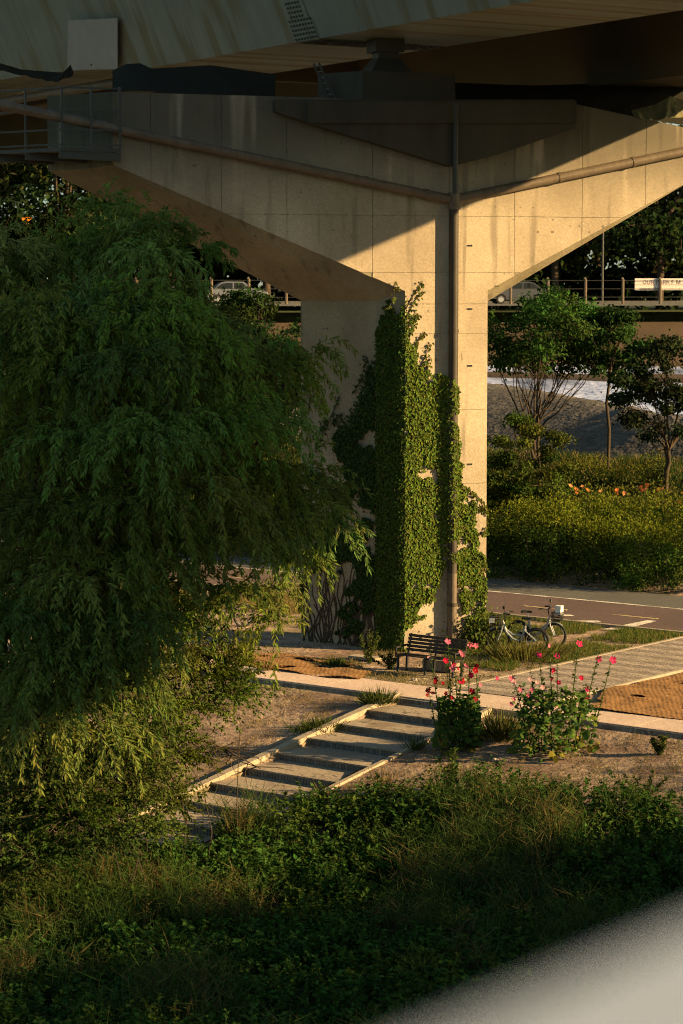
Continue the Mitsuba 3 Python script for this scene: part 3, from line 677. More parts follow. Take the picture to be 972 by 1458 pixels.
car('parked_car', 'pale car seen under the left arm of the pier beyond the willow', 335, 3.2, 'm_car_silver')
car('parked_car', 'dark car on the far road partly hidden just right of the pier', 735, 3.2, 'm_car_dark', True)
# utility pole on the far road
up_ = thing('utility_pole', 'thin grey utility pole on the far road left of the banner', 'pole')
d = ray(857, 430); c = d * (np.dot(RW(0, 8.8, 0), RN) / np.dot(d, RN))
part(up_, 'shaft', MB().tube([[c[0], c[1], ZR], [c[0], c[1], ZR + 9]], [.10, .07], 8), 'm_rail_grey', smooth=40)
part(up_, 'arm', MB().bar([c[0] - .7, c[1], ZR + 8.4], [c[0] + .7, c[1], ZR + 8.4], .08, .08), 'm_rail_grey')
sg = thing('orange_sign', 'small orange sign board on a post beyond the willow top at far left', 'sign')
c = AT(38, 321, 120)
part(sg, 'post', MB().tube([[c[0], c[1], 3.0], [c[0], c[1], c[2]]], .04, 8), 'm_rail_grey')
part(sg, 'board', MB().box(c, [.5, 0, 0], [0, .03, 0], [0, 0, .8]), 'm_orange')

# ------------------------------------------------------------------ vegetation generators
def rdir(n, r=rng):
    d = r.normal(size=(n, 3)); return d / np.linalg.norm(d, axis=1, keepdims=True)
def jcol(base, n, r=rng, amt=.25, hue=.12):
    c = np.asarray(base) * (1 + amt * (r.random((n, 1)) * 2 - 1)); return np.clip(c * (1 + hue * (r.random((n, 3)) * 2 - 1)), .004, 1)

def grow(mb, p, d, L, r, depth, rr, tips, spread=.7, up=.15, kids=3, shrink=.72, bend=.25):
    n = 5; pts = [p]; dd = unit(d)
    for i in range(n):
        dd = unit(dd + rr.normal(size=3) * bend * .35 + np.array([0, 0, up * .25])); pts.append(pts[-1] + dd * L / n)
    mb.tube(pts, np.linspace(r, r * .62, n + 1), 7 if depth > 1 else 5, caps=False)
    if depth == 0: tips.append((pts[-1], dd)); tips.append((pts[-3], dd)); return
    for k in range(kids):
        q = pts[rr.integers(2, n + 1)] if k else pts[-1]
        nd = unit(dd + spread * rr.normal(size=3) * np.array([1, 1, .55]) + np.array([0, 0, up]))
        grow(mb, q, nd, L * shrink * rr.uniform(.8, 1.15), r * .58, depth - 1, rr, tips, spread, up, kids, shrink, bend)

def leaf_cloud(mb, centres, radii, n, L, Wd, base, r, up=.5, flat=.7, shell=.5):
    """n leaves spread through blobs round the centres"""
    centres = np.asarray(centres); radii = np.broadcast_to(radii, (len(centres),))
    wgt = radii ** 2; idx = r.choice(len(centres), n, p=wgt / wgt.sum())
    d = rdir(n, r); rad = radii[idx] * (r.random(n) ** shell)
    rad = rad * np.where(r.random(n) < .22, r.uniform(1.0, 1.75, n), 1.0)
    P = centres[idx] + d * rad[:, None] * [1, 1, flat]
    nrm = unit_rows(d * .7 + rdir(n, r) * .8 + [0, 0, up])
    dirs = unit_rows(np.cross(nrm, rdir(n, r)) - [0, 0, .25])
    ct = r.uniform(.55, 1.45, (len(centres), 1)) * (1 + r.uniform(-.22, .22, (len(centres), 3)) * [1, .4, .6])
    tone = np.clip(jcol(base, n, r) * ct[idx], .003, 1)
    mb.leaves(P, dirs, nrm, L * r.uniform(.6, 1.25, n), Wd * r.uniform(.7, 1.2, n), tone)
def unit_rows(a): return a / (np.linalg.norm(a, axis=1, keepdims=True) + 1e-9)

def tree(name, label, base, height, spreadr, seed, leaf=(.16, .09), nleaf=6000, col=(.05, .08, .025), trunk_r=.09, multi=1, group=None, clump=.7, crown0=.42, flat=.6, leafm='m_leaf', bark='m_bark', nclump=26, trunk_split=.3, lean=(0, 0)):
    r = np.random.default_rng(seed); k = thing(name, label, 'tree', group=group)
    base = np.asarray(base, float)
    mb = MB(); tips = []
    cl = []
    for i in range(nclump):
        a = r.random() * 2 * np.pi; zz = crown0 + (1 - crown0) * r.random()
        prof = math.sin(np.pi * min(1, max(.06, (zz - crown0) / (1 - crown0) * .82 + .12))) ** .7
        rad = spreadr * prof * math.sqrt(r.random() * .9 + .1)
        cl.append(base + [math.cos(a) * rad + lean[0] * zz, math.sin(a) * rad + lean[1] * zz, height * zz - clump * .3])
    cl = np.array(cl)
    for m in range(multi):
        a = r.random() * 6.28; off = np.array([math.cos(a), math.sin(a), 0]) * (.12 * height * .3 if multi > 1 else .0)
        top = base + off * 2.2 + [lean[0] * trunk_split, lean[1] * trunk_split, height * trunk_split]
        pts = [base - [0, 0, .3]] + [base + (top - base) * t + r.normal(size=3) * [.05, .05, 0] for t in (.25, .5, .75, 1)]
        mb.tube(pts, np.linspace(trunk_r, trunk_r * .75, 5), 8)
        mine = cl[m::multi]
        mains = []
        for ci, c in enumerate(mine):
            if ci % 4 == 0:
                mid = (top + c) / 2 + np.array([0, 0, -.05 * height]) + r.normal(size=3) * .05 * height * .5
                ts = np.linspace(0, 1, 7)[:, None]
                q = top * (1 - ts) ** 2 + 2 * mid * ts * (1 - ts) + c * ts ** 2 + r.normal(size=(7, 3)) * .02 * height * .4 * np.sin(ts * np.pi)
                mb.tube(q, np.linspace(trunk_r * .55, trunk_r * .12, 7), 6, caps=False); mains.append(q)
        for c in mine:
            q = min(mains, key=lambda z_: np.linalg.norm(z_[4] - c)); st = q[r.integers(2, 6)]
            mb.tube([st, (st + c) / 2 + r.normal(size=3) * .12 * clump, c], [trunk_r * .22, trunk_r * .15, trunk_r * .06], 5, caps=False)
            for b in range(3):
                e = c + r.normal(size=3) * clump * .5
                mb.tube([(st + c) / 2, (c + e) / 2 + r.normal(size=3) * .1 * clump, e], [trunk_r * .10, trunk_r * .07, trunk_r * .04], 4, caps=False)
    part(k, 'trunk', mb, bark, smooth=50)
    lm = MB(); leaf_cloud(lm, cl, clump * r.uniform(.65, 1.25, nclump), nleaf, leaf[0], leaf[1], col, r, flat=flat)
    part(k, 'crown', lm, leafm)
    return k

# ---- far trees beyond the road
far_specs = [(-40, 168, 20), (25, 175, 21), (95, 166, 19), (170, 178, 22), (240, 170, 20), (310, 180, 23), (380, 168, 20), (450, 182, 23), (520, 172, 21), (590, 182, 22), (655, 170, 20), (720, 180, 21), (790, 168, 19), (850, 180, 21), (938, 166, 19), (1010, 178, 21), (1070, 168, 20)]
far_names = ['dense dark tree on the far bank', ]
for i, (u, q, h) in enumerate(far_specs):
    d = ray(u, 430); c = d * (np.dot(RW(0, q - 150, 0), RN) / np.dot(d, RN)); c[2] = ZR + .4
    tree('far_tree', 'tall dark tree in the row beyond the far road', c, h, 6.5, 100 + i, leaf=(.62, .42), nleaf=5200, col=(.026, .042, .015) if i % 3 else (.038, .05, .016), trunk_r=.34, clump=2.3, crown0=.22, flat=.8, nclump=34, group='tall trees beyond the far road')
mbh = MB(); r_ = np.random.default_rng(5)
cc = []
for s in np.arange(-150, 90, 3.0): cc.append(RW(s, 38 + r_.normal() * 1.5, ZR + r_.uniform(.5, 15))); cc.append(RW(s, 38 + r_.normal(), ZR + r_.uniform(0, 7)))
for s in np.arange(-150, 90, 1.6): cc.append(RW(s, 30 + r_.normal() * 1.5, ZR + r_.uniform(.4, 3.5)))
leaf_cloud(mbh, cc, 2.6, 52000, 1.0, .75, (.022, .034, .013), r_)
whole('far_wood', mbh, 'm_leaf', 'dark mass of woodland far behind the road', 'wood', kind='stuff')

# ---- trees between hedge and gravel
def at_q(u, v, q):
    d = ray(u, v); t = q / (d[0] * QV[0] + d[1] * QV[1]); return CAM + d * t
def ground_at(u, q):
    p = at_q(u, 600, q); p[2] = zgp(p); return p
def toph(p, v): return AT(486, v, p[1])[2] - p[2]
p = ground_at(772, 76.5)
tree('multi_stem_tree', 'multi stemmed tree with a broad crown right of the pier in front of the stream', p, toph(p, 415), 3.2, 11, leaf=(.19, .095), nleaf=11500, col=(.040, .088, .020), trunk_r=.075, multi=3, clump=.60, crown0=.65, nclump=60, bark='m_bark', flat=.75)
p = ground_at(866, 78.0)
tree('slender_tree', 'slender tree with one thin straight trunk and small high crown', p, toph(p, 438), 1.7, 12, leaf=(.20, .11), nleaf=4200, col=(.035, .075, .02), trunk_r=.075, clump=.5, crown0=.62, nclump=26, trunk_split=.6, flat=.7)
p = ground_at(948, 76.5)
tree('dark_tree', 'dark many branched tree at the right edge in front of the gravel bank', p, toph(p, 482), 2.0, 13, leaf=(.20, .11), nleaf=6500, col=(.026, .042, .019), trunk_r=.085, multi=3, clump=.5, crown0=.42, nclump=38)
p = ground_at(738, 71.2)
tree('spreading_shrub_tree', 'low spreading tree with a lit flat crown against the gravel bank', p, toph(p, 590), 1.95, 14, leaf=(.15, .08), nleaf=11000, col=(.062, .088, .018), trunk_r=.05, multi=4, clump=.40, crown0=.34, nclump=42, flat=.6)
p = ground_at(362, 76.0)
tree('screen_tree', 'dark green tree between the willow and the shaded pier side', p, toph(p, 415), 2.5, 15, leaf=(.22, .12), nleaf=8000, col=(.035, .065, .02), trunk_r=.1, multi=2, clump=.7, crown0=.2, nclump=36)
p = ground_at(405, 72.0)
tree('sapling', 'thin sapling trunk just left of the shaded pier side', p, toph(p, 470), .9, 16, leaf=(.2, .1), nleaf=1600, col=(.04, .07, .02), trunk_r=.06, clump=.45, crown0=.65, nclump=9, trunk_split=.6, bark='m_bark_pale')
for i, (u, q, v) in enumerate(((250, 80, 400), (150, 82, 330), (60, 79, 300), (-30, 82, 310), (300, 74, 520), (190, 73, 520), (80, 73, 540), (-10, 74, 520))):
    p = ground_at(u, q)
    tree('screen_tree', ['third', 'second', 'leftmost', 'hidden leftmost'][i % 4].replace('third', 'rightmost') + ['', ' tall dark tree of the row behind the willow', ' lower dark tree of the row behind the willow'][1 + i // 4], p, toph(p, v), 3.0, 30 + i, leaf=(.26, .14), nleaf=6500, col=(.012, .022, .008), trunk_r=.13, multi=2, clump=.85, crown0=.15, nclump=34, group=['tall trees behind the willow', 'lower trees behind the willow'][i // 4])

# ---- hedges and flower bed
def hedge(name, label, s0, s1, q0, q1, h, n, leaf, col, seed, tips=.35, cat='hedge'):
    r = np.random.default_rng(seed); k = thing(name, label, cat)
    m = int((s1 - s0) * (q1 - q0) * 2.2) + 8
    cs = r.uniform(s0, s1, m); cq = r.uniform(q0, q1, m)
    hh = h * (.42 + 1.05 * meshkit.fbm(np.stack([cs * .8, cq * .8, cs * 0 + seed], -1), 3))
    cs = np.concatenate([cs, cs, cs]); cq = np.concatenate([cq, cq, cq]); hz = np.concatenate([hh, hh * .55, hh * .2 + .1])
    C = cs[:, None] * PV + cq[:, None] * QV + (zg(cs, cq) + hz - .25)[:, None] * ZV
    mb = MB(); leaf_cloud(mb, C, .48 * r.uniform(.7, 1.2, len(C)), n, leaf, leaf * .55, col, r, up=.7)
    nt = int(n * tips)
    ts, tq = r.uniform(s0, s1, nt), r.uniform(q0, q1, nt)
    th = h * (.42 + 1.05 * meshkit.fbm(np.stack([ts * .8, tq * .8, ts * 0 + seed], -1), 3)) + r.random(nt) ** 2 * .5
    P = ts[:, None] * PV + tq[:, None] * QV + (zg(ts, tq) + th)[:, None] * ZV
    mb.leaves(P, unit_rows(rdir(nt, r) * .8 + [0, 0, .7]), rdir(nt, r), leaf * r.uniform(.7, 1.2, nt), leaf * .42, jcol(np.asarray(col) * [2.5, 1.75, 1.1], nt, r))
    part(k, 'foliage', mb, 'm_leaf')
    sb = MB()
    for i in range(m // 2):
        b = C[i].copy(); b[2] = zg(cs[i], cq[i]) - .05
        sb.tube([b, (b + C[i]) / 2 + r.normal(size=3) * .08, C[i]], [.02, .014, .008], 4, caps=False)
    part(k, 'stem', sb, 'm_bark', kind='stuff')
    return k
hedge('hedge', 'broad leafy hedge beside the asphalt lane, right of the pier', -62, -38, 67.0, 71.0, 1.6, 74000, .12, (.058, .098, .018), 3)
hedge('hedge', 'low dark clipped hedge at the foot of the gravel bank', -50.2, -45.6, 76.0, 77.4, .95, 9000, .10, (.05, .075, .02), 4, tips=.2)
hedge('flower_bed', 'flower bed of mixed green plants behind the broad hedge', -64, -40, 71.2, 75.6, .85, 30000, .12, (.05, .075, .025), 5, tips=.2, cat='flower bed')
hedge('hedge', 'leafy hedge beside the asphalt lane behind the willow, left of the pier', -86, -62.5, 67.4, 70.6, 1.3, 22000, .125, (.045, .065, .02), 6)
# orange flowers in the bed
r = np.random.default_rng(21)
def blossom(mb, c, rad, col, r, petals=6, face=None):
    face = unit(r.normal(size=3) * .5 + [0, -.5, .7]) if face is None else unit(face)
    a = unit(np.cross(face, [.3, .9, .2])); b = np.cross(face, a)
    for i in range(petals):
        an = 2 * math.pi * i / petals + r.random() * .3
        d = math.cos(an) * a + math.sin(an) * b; s = np.cross(face, d)
        tip = c + d * rad + face * rad * .35
        v = [c, c + d * rad * .55 + s * rad * .42 + face * rad * .12, tip + s * rad * .25, tip - s * rad * .25, c + d * rad * .55 - s * rad * .42 + face * rad * .12]
        mb.add(v, [[0, 1, 2], [0, 2, 3], [0, 3, 4]], np.clip(np.asarray(col) * r.uniform(.8, 1.2), 0, 1))
    mb.add([c + face * rad * .2 + a * rad * .14, c + face * rad * .2 - a * rad * .07 + b * rad * .12, c + face * rad * .2 - a * rad * .07 - b * rad * .12], [[0, 1, 2]], (.55, .45, .12))
lil = sorted([(812, 692), (820, 697), (829, 693), (836, 698), (843, 700), (820, 702), (855, 700), (878, 698), (878, 702), (912, 694), (919, 697), (914, 699), (921, 691), (937, 697), (943, 696), (968, 716), (972, 703), (888, 702)])
ORD = ['first','second','third','fourth','fifth','sixth','seventh','eighth','ninth','tenth','eleventh','twelfth','thirteenth','fourteenth','fifteenth','sixteenth','seventeenth','eighteenth']
for i, (u, v) in enumerate(lil):
    q = 71.6 + r.random() * .8; c = at_q(u, v, q); g = c.copy(); g[2] = zgp(c)
    k = thing('orange_lily', ORD[i] + ' orange flower from the left in the bed behind the broad hedge', 'flower', group='orange flowers in the bed behind the hedge')
    mb = MB(); blossom(mb, c, .08, (.75, .20, .06) if i % 3 else (.75, .30, .14), r); part(k, 'blossom', mb, 'm_petal')
    part(k, 'stem', MB().tube([g, c], [.012, .008], 4, c=(.05, .08, .03)), 'm_grass')

# ---- climbing ivy on the pier
iv = thing('climbing_ivy', 'dense climbing ivy covering the lower left side and front edge of the pier', 'ivy')
r = np.random.default_rng(31)
mb = MB()
def ivy_leaves(P, nrm, n_out, size, col):
    n = len(P); nn = unit_rows(nrm + rdir(n, r) * .55 + [0, 0, .25])
    d = unit_rows(np.cross(nn, rdir(n, r)) * .7 - [0, 0, .8])
    mb.leaves(P, d, nn, size * r.uniform(.5, 1.45, n), size * r.uniform(.6, 1.15, n), jcol(col, n, r, .45, .22), fold=.12, mid=.38)
LN = unit(np.array([-SV[1], SV[0], 0]));
if LN[1] > 0: LN = -LN
CH = .2
side_pl0 = PF(-CH, 0, .7)
# the left side: w along SV, z up. photo outline as a coverage map in (u, v)
def cover_side(u, v):
    top = np.interp(u, [425, 440, 455, 470, 490, 505, 520, 532, 540, 552, 575], [760, 640, 600, 560, 590, 570, 530, 500, 470, 425, 415])
    dens = np.clip((v - top) / 60, 0, 1)
    holes = meshkit.fbm(np.stack([(u * .8 + v * .6) / 24, (v * .8 - u * .6) / 30, u * 0 + 3], -1), 3)
    lowl = np.clip((u - 475) / 50, 0, 1)
    low = np.clip((870 - v) / 60, .08, 1)
    hole_t = .445 + .15 * np.clip(lowl, 0, 1) - .20 * (1 - low) * (1 - .2 * lowl)
    return dens * (holes < hole_t)
def proj(P):
    d = P - CAM; x = d[:, 0]; fz = d @ FWD; uy = d @ UPV
    return CX + FOC * x / fz, CY - FOC * uy / fz
N = 100000
w = r.uniform(.7, 3.28, N); z = r.uniform(.02, 9.2, N)
P = C0 - CH * FV + w[:, None] * SV + z[:, None] * ZV
u, v = proj(P); keep = r.random(N) < cover_side(u, v) * .42
P = P[keep]; ivy_leaves(P + LN * (.03 + .08 * r.random((len(P), 1)) ** 1.5), np.broadcast_to(LN, P.shape), 0, .080, (.03, .055, .017))  # leaf green darkened here, painting in the shade of this side
# the chamfered corner
N = 26000
kk = r.random(N); z = r.uniform(.02, 9.5, N)
P = PF(0, 0) + kk[:, None] * (PF(-CH, 0, .7) - PF(0, 0)) + z[:, None] * ZV
u, v = proj(P); hl = meshkit.fbm(np.stack([u / 14, v / 30, u * 0 + 8], -1), 3)
top = np.interp(u, [536, 545, 552, 565, 576], [470, 438, 425, 450, 430])
keep = (v > top) & (r.random(N) < .55) & (hl < np.clip(.5 + (v - 430) / 200, .45, .9))
CN = unit(LN + NV)
P = P[keep]; ivy_leaves(P + CN * (.02 + .09 * r.random((len(P), 1)) ** 1.5), np.broadcast_to(CN, P.shape), 0, .076, (.05, .08, .018))  # leaf green a step lighter, painting highlights on the corner
# the front face
def cover_front(u, v):
    right = np.interp(v, [405, 430, 480, 520, 545, 580, 640, 690, 740, 790, 830, 870, 900], [576, 579, 588, 604, 628, 632, 624, 628, 630, 624, 618, 596, 580])
    rag = 11 * (meshkit.fbm(np.stack([u / 9, v / 11, u * 0], -1), 3) - .5) * 2 + 12 * (meshkit.fbm(np.stack([v / 38, u * 0 + 2, u * 0], -1), 2) - .5) * 2
    c1 = u < right + rag
    dens = np.clip((v - 420) / 110, .12, 1)
    # second patch right of the pipe
    lft = np.interp(v, [630, 640, 780, 830, 880, 905], [648, 644, 646, 650, 660, 668]); rt = np.interp(v, [628, 650, 690, 710, 780, 830, 905], [650, 655, 660, 674, 678, 690, 693])
    hol = meshkit.fbm(np.stack([(u * .8 + v * .6) / 15, (v * .8 - u * .6) / 13, u * 0 + 5], -1), 3)
    c2 = (u > lft) & (u < rt + rag * .7) & (v > 630) & (hol < .63)
    c3 = (u > 622) & (u < 650) & (v > 530) & (v < 800) & (hol < np.interp(v, [530, 560, 640, 760, 800], [.45, .6, .75, .62, .4]))
    hole = meshkit.fbm(np.stack([(u * .8 + v * .6) / 20, (v * .8 - u * .6) / 24, u * 0 + 9], -1), 3) < .74
    return np.where(c1 & hole, dens, 0) + np.where(c2, .85, 0) + np.where(c3 & ~c1, .8, 0)
N = 95000
t = r.uniform(0, TW, N); z = r.uniform(.02, 9.8, N)
P = C0 + t[:, None] * FV + z[:, None] * ZV
u, v = proj(P); keep = r.random(N) < cover_front(u, v) * .52
uk = u[keep]; P = P[keep]
over_pipe = np.exp(-((uk - 641) / 8.0) ** 2)[:, None] * .26
ivy_leaves(P + NV * (.035 + over_pipe + .11 * r.random((len(P), 1)) ** 1.6), np.broadcast_to(NV, P.shape), 0, .074, (.098, .14, .026))  # leaves coloured brighter to paint sunlight on the front
# base tangle right
c = PF(TW - .2, .3) + NV * .35
P = c + r.normal(size=(1500, 3)) * [.38, .25, .32]; P[:, 2] = np.abs(P[:, 2])
ivy_leaves(P, np.broadcast_to(NV + ZV * .5, P.shape), 0, .08, (.07, .09, .022))
# leading shoots
stems = MB()
def shoot(pix, face='front', n=26):
    pts = []
    for (u_, v_) in pix:
        if face == 'front': t_, z_ = pix_tz(u_, v_); pts.append(PF(t_, z_) + NV * .05)
        else: pts.append(ONPLANE(u_, v_, side_pl0, LN) + LN * .04)
    pts = np.array(pts); stems.tube(pts, np.linspace(.014, .006, len(pts)), 5)
    k = r.random(n) ** .8 * (len(pts) - 1); i = np.minimum(k.astype(int), len(pts) - 2); f = (k - i)[:, None]
    P = pts[i] * (1 - f) + pts[i + 1] * f
    nn = NV if face == 'front' else LN
    ivy_leaves(P + nn * .03 + r.normal(size=P.shape) * .04, np.broadcast_to(nn, P.shape), 0, .085, (.075, .09, .02) if face == 'front' else (.035, .055, .018))  # front shoots painted sunlit, side shoots painted shaded
for s_ in ([(577, 440), (588, 420), (596, 408), (600, 400)], [(578, 452), (590, 428), (602, 414)], [(582, 480), (590, 455), (591, 442)], [(585, 500), (597, 482), (603, 472)], [(596, 525), (606, 505), (611, 488)], [(600, 540), (608, 520), (612, 508)], [(580, 465), (586, 455), (597, 450)],
           [(552, 440), (560, 420), (563, 402)], [(655, 690), (664, 694), (674, 704)], [(672, 700), (684, 712), (690, 724)], [(676, 720), (686, 724), (691, 730)], [(676, 760), (688, 758), (692, 752)], [(684, 815), (688, 800), (692, 812)], [(616, 660), (628, 662), (634, 664)]):
    shoot(s_)
for s_ in ([(527, 540), (522, 520), (521, 505)], [(505, 560), (512, 545), (520, 533)], [(530, 560), (523, 545), (524, 525)], [(470, 600), (480, 575), (484, 560)], [(450, 640), (462, 615), (470, 600)]):
    shoot(s_, 'side')
for i in range(46):     # bare runners on the shaded side near the ground
    w0 = r.uniform(.6, 3.2); ln = r.uniform(1.0, 3.0); pts = []
    for k in range(7): pts.append(PF(-CH, .02 + ln * k / 6, min(3.25, max(.72, w0 + .12 * math.sin(k * 1.3 + i))) ) + LN * .02)
    stems.tube(pts, np.linspace(.022, .008, 7), 5, caps=False)
part(iv, 'leaf', mb, 'm_ivy', kind='stuff'); part(iv, 'stem', stems, 'm_bark', kind='stuff')

# ---- willow
def branchlets(starts, outs, lens, r, step=.16, grav=.34, sway=.10):
    """drooping twigs: list of polylines"""
    res = []
    for p, d, L in zip(starts, outs, lens):
        n = max(4, int(L / step)); pts = [p]; dd = d
        for i in range(n):
            dd = dd + np.array([0, 0, -grav]) + r.normal(size=3) * sway; dd = dd / np.linalg.norm(dd); pts.append(pts[-1] + dd * step)
        res.append(np.array(pts))
    return res
def willow_foliage(clumps, seed, per=75, leaf=.18, wid=.044, col=(.165, .225, .055), tw=None, space=.033, lmin=.8, lmax=2.0, grav=.34):
    r = np.random.default_rng(seed); lm, tm = MB(), MB()
    for (c, rad) in clumps:
        n = int(per * rad ** 1.3); dirs = rdir(n, r); dirs[:, 2] = np.abs(dirs[:, 2]) * .5 - .1
        st_p = c + dirs * (rad * r.random((n, 1)) ** .6) * [1, 1, .7]
        outs = unit_rows(dirs * [1, 1, .8] + [0, 0, .35] + r.normal(size=(n, 3)) * .3)
        tone = r.uniform(.6, 1.35) * np.array([r.uniform(.8, 1.25), 1, r.uniform(.7, 1.2)])
        for pl in branchlets(st_p, outs, r.uniform(lmin, lmax, n), r, grav=grav):
            m = int(len(pl) * .16 / space); k = np.sort(r.random(m)) * (len(pl) - 1); i = np.minimum(k.astype(int), len(pl) - 2); f = (k - i)[:, None]
            P = pl[i] * (1 - f) + pl[i + 1] * f; t = unit_rows(pl[i + 1] - pl[i])
            sd = rdir(m, r); sd = unit_rows(sd - (sd * t).sum(1, keepdims=True) * t)
            d = unit_rows(t * .75 + sd * .75 - np.array([0, 0, .35]))
            lm.leaves(P, d, unit_rows(rdir(m, r) + [-.4, -.9, 1.1]), leaf * r.uniform(.6, 1.2, m), wid * r.uniform(.8, 1.2, m), jcol(np.asarray(col) * tone, m, r, .25, .12), fold=.15)
            if r.random() < .45: tm.tube(pl[::2], np.linspace(.010, .004, len(pl[::2])), 3, caps=False)
    return lm, tm
wl = thing('weeping_willow', 'large weeping willow with drooping shaded branches filling the left side', 'tree')
r = np.random.default_rng(77)
cl = []
def C(u, v, D, rad): cl.append((AT(u, v, D), rad))
outline = [(-10, 350, 46, .8), (20, 385, 46, .6), (75, 366, 47, .8), (120, 345, 48, .7), (175, 345, 47, .8), (225, 338, 45, .55), (250, 400, 46, .55), (288, 452, 45.5, .6), (210, 420, 44.5, 1.0), (130, 430, 45, 1.0), (50, 440, 44.5, 1.0),
           (0, 500, 45, 1.0), (95, 520, 44, 1.0), (180, 520, 43.5, 1.0), (265, 500, 44, .95), (325, 520, 46, .8), (370, 520, 47.5, .5), (400, 520, 47.5, .4), (440, 505, 47.5, .3), (300, 600, 44, 1.0), (210, 620, 43, 1.0), (120, 620, 43.5, 1.0), (40, 610, 44, 1.0),
           (370, 600, 47, .7), (425, 565, 48, .35), (350, 670, 45, .9), (420, 680, 47, .7), (270, 700, 43.5, 1.0), (180, 720, 43, 1.0), (90, 720, 43.5, 1.0), (10, 720, 44.5, 1.0), (395, 730, 46, .7), (440, 740, 47, .55), (350, 760, 45, .75), (425, 790, 47, .3),
           (130, 820, 43, .95), (60, 820, 44, 1.0), (200, 800, 43.5, .7), (-20, 830, 45, 1.0), (250, 770, 44.5, .7), (30, 910, 44, .9), (110, 910, 43, .85), (170, 900, 43.3, .6), (100, 1000, 43, .7), (30, 1010, 44, .8), (170, 970, 43.4, .45), (140, 1050, 43, .5), (-10, 960, 46, 1.0),
           (40, 980, 46.5, 1.1), (120, 960, 46, .9), (0, 1060, 46, .9), (75, 1060, 44.5, .6), (60, 870, 46.5, 1.1), (150, 860, 45.5, .8), (20, 870, 42.6, .8), (90, 950, 42.6, .8), (150, 930, 42.8, .6), (50, 1030, 42.6, .7), (190, 880, 43, .55), (452, 700, 47, .35), (250, 830, 45.5, .5), (10, 450, 49.5, 1.2), (100, 440, 49.5, 1.2), (190, 450, 49.5, 1.1), (260, 480, 49.3, 1.0), (0, 560, 49.5, 1.3), (110, 560, 49.5, 1.3), (220, 560, 49.5, 1.3), (310, 600, 49.3, .9), (40, 680, 49.5, 1.3), (150, 690, 49.5, 1.3), (60, 560, 47.5, 1.2), (160, 640, 47.5, 1.2), (250, 620, 47.5, 1.1), (80, 780, 47, 1.2), (300, 560, 48, .9), (0, 640, 48, 1.2), (160, 800, 47, .9), (370, 840, 47, .35), (395, 880, 47.2, .22), (340, 845, 46, .3)]
for u_, v_, D_, r2 in outline: C(u_, v_ + (26 if v_ < 470 and u_ > 200 else 4 if v_ < 470 else 0), D_, r2)
lm, tm = willow_foliage(cl, 78, per=84, lmin=.5, lmax=1.6)
part(wl, 'crown', lm, 'm_willow')
# sprigs standing above the outline
sp = [(AT(150, 292, 47), .16), (AT(228, 322, 45.5), .2), (AT(280, 355, 46), .2), (AT(205, 318, 46), .2)]
for s_, (c, rad) in enumerate(sp):
    for _ in range(1): pass
lm2, tm2 = willow_foliage([(c, .32) for c, _ in sp], 79, per=90, lmin=.3, lmax=.6)
part(wl, 'shoot', lm2, 'm_willow')
tb = MB()
tbase = np.array([-6.0, 47.2, 0.0]); tbase[2] = zgp(tbase) - .2
fork = tbase + [.5, .2, 3.2]
tb.tube([tbase, tbase + [.1, .05, 1.0], tbase + [.25, .1, 2.1], fork], [.42, .34, .30, .27], 12)
lim = []
for (c, rad) in cl[:30:2]:
    mid = (fork + c) / 2 + np.array([0, 0, .9]); ts = np.linspace(0, 1, 9)[:, None]
    tb.tube(fork * (1 - ts) ** 2 + 2 * mid * ts * (1 - ts) + c * ts ** 2 + r.normal(size=(9, 3)) * .04, np.linspace(.13, .02, 9), 7, caps=False)
part(wl, 'trunk', tb, 'm_bark', smooth=50)
br = MB()
bp = [AT(30, 985, 45.3), AT(110, 990, 44.9), AT(160, 996, 44.6), AT(190, 992, 44.6), AT(216, 994, 44.7), AT(226, 1010, 44.8), AT(238, 1040, 45)]
br.tube(bp, [.10, .085, .075, .065, .05, .03, .015], 8)
br.tube([AT(180, 994, 44.6), AT(205, 955, 44.9), AT(222, 968, 45), AT(240, 985, 45.1)], [.03, .035, .03, .012], 6)
part(wl, 'low_branch', br, 'm_bark', smooth=50, label='bare dark low branch reaching out sideways')
part(wl, 'twig', tm, 'm_bark', kind='stuff')

# ---- sunlit scrub under the willow
def shrub(name, label, cl, seed, leaf, wid, col, per, lmin, lmax, twigs=1.0, group=None, grav=.16, m='m_leaf'):
    k = thing(name, label, 'shrub', group=group)
    lm, tm = willow_foliage(cl, seed, per=per, leaf=leaf, wid=wid, col=col, space=.05, lmin=lmin, lmax=lmax, grav=grav)
    part(k, 'foliage', lm, m); r = np.random.default_rng(seed)
    for c, rad in cl[::2]:
        g = c + np.array([r.normal() * .3, r.normal() * .3, 0]); g[2] = zgp(g) - .05
        tm.tube([g, g * .7 + c * .3 + r.normal(size=3) * .15, (g + c) / 2 + r.normal(size=3) * .2, g * .2 + c * .8 + r.normal(size=3) * .15, c], [.013, .012, .010, .008, .004], 5, caps=False)
    part(k, 'stem', tm, 'm_bark'); return k
shrub('willow_shrub', 'sunlit leafy shrub right of the low willow branch, left of the steps', [(AT(u, v, D), r_) for u, v, D, r_ in ((265, 862, 47.5, .35), (245, 890, 47, .5), (240, 940, 46.5, .5), (295, 960, 47, .55), (325, 990, 47, .42), (250, 1080, 46, .35), (205, 1010, 46, .45), (190, 940, 46, .5), (270, 1010, 46.6, .45), (320, 935, 47.4, .4), (215, 880, 47, .5), (225, 1050, 46, .4))], 91, .095, .04, (.085, .12, .022), 270, .5, 1.0)
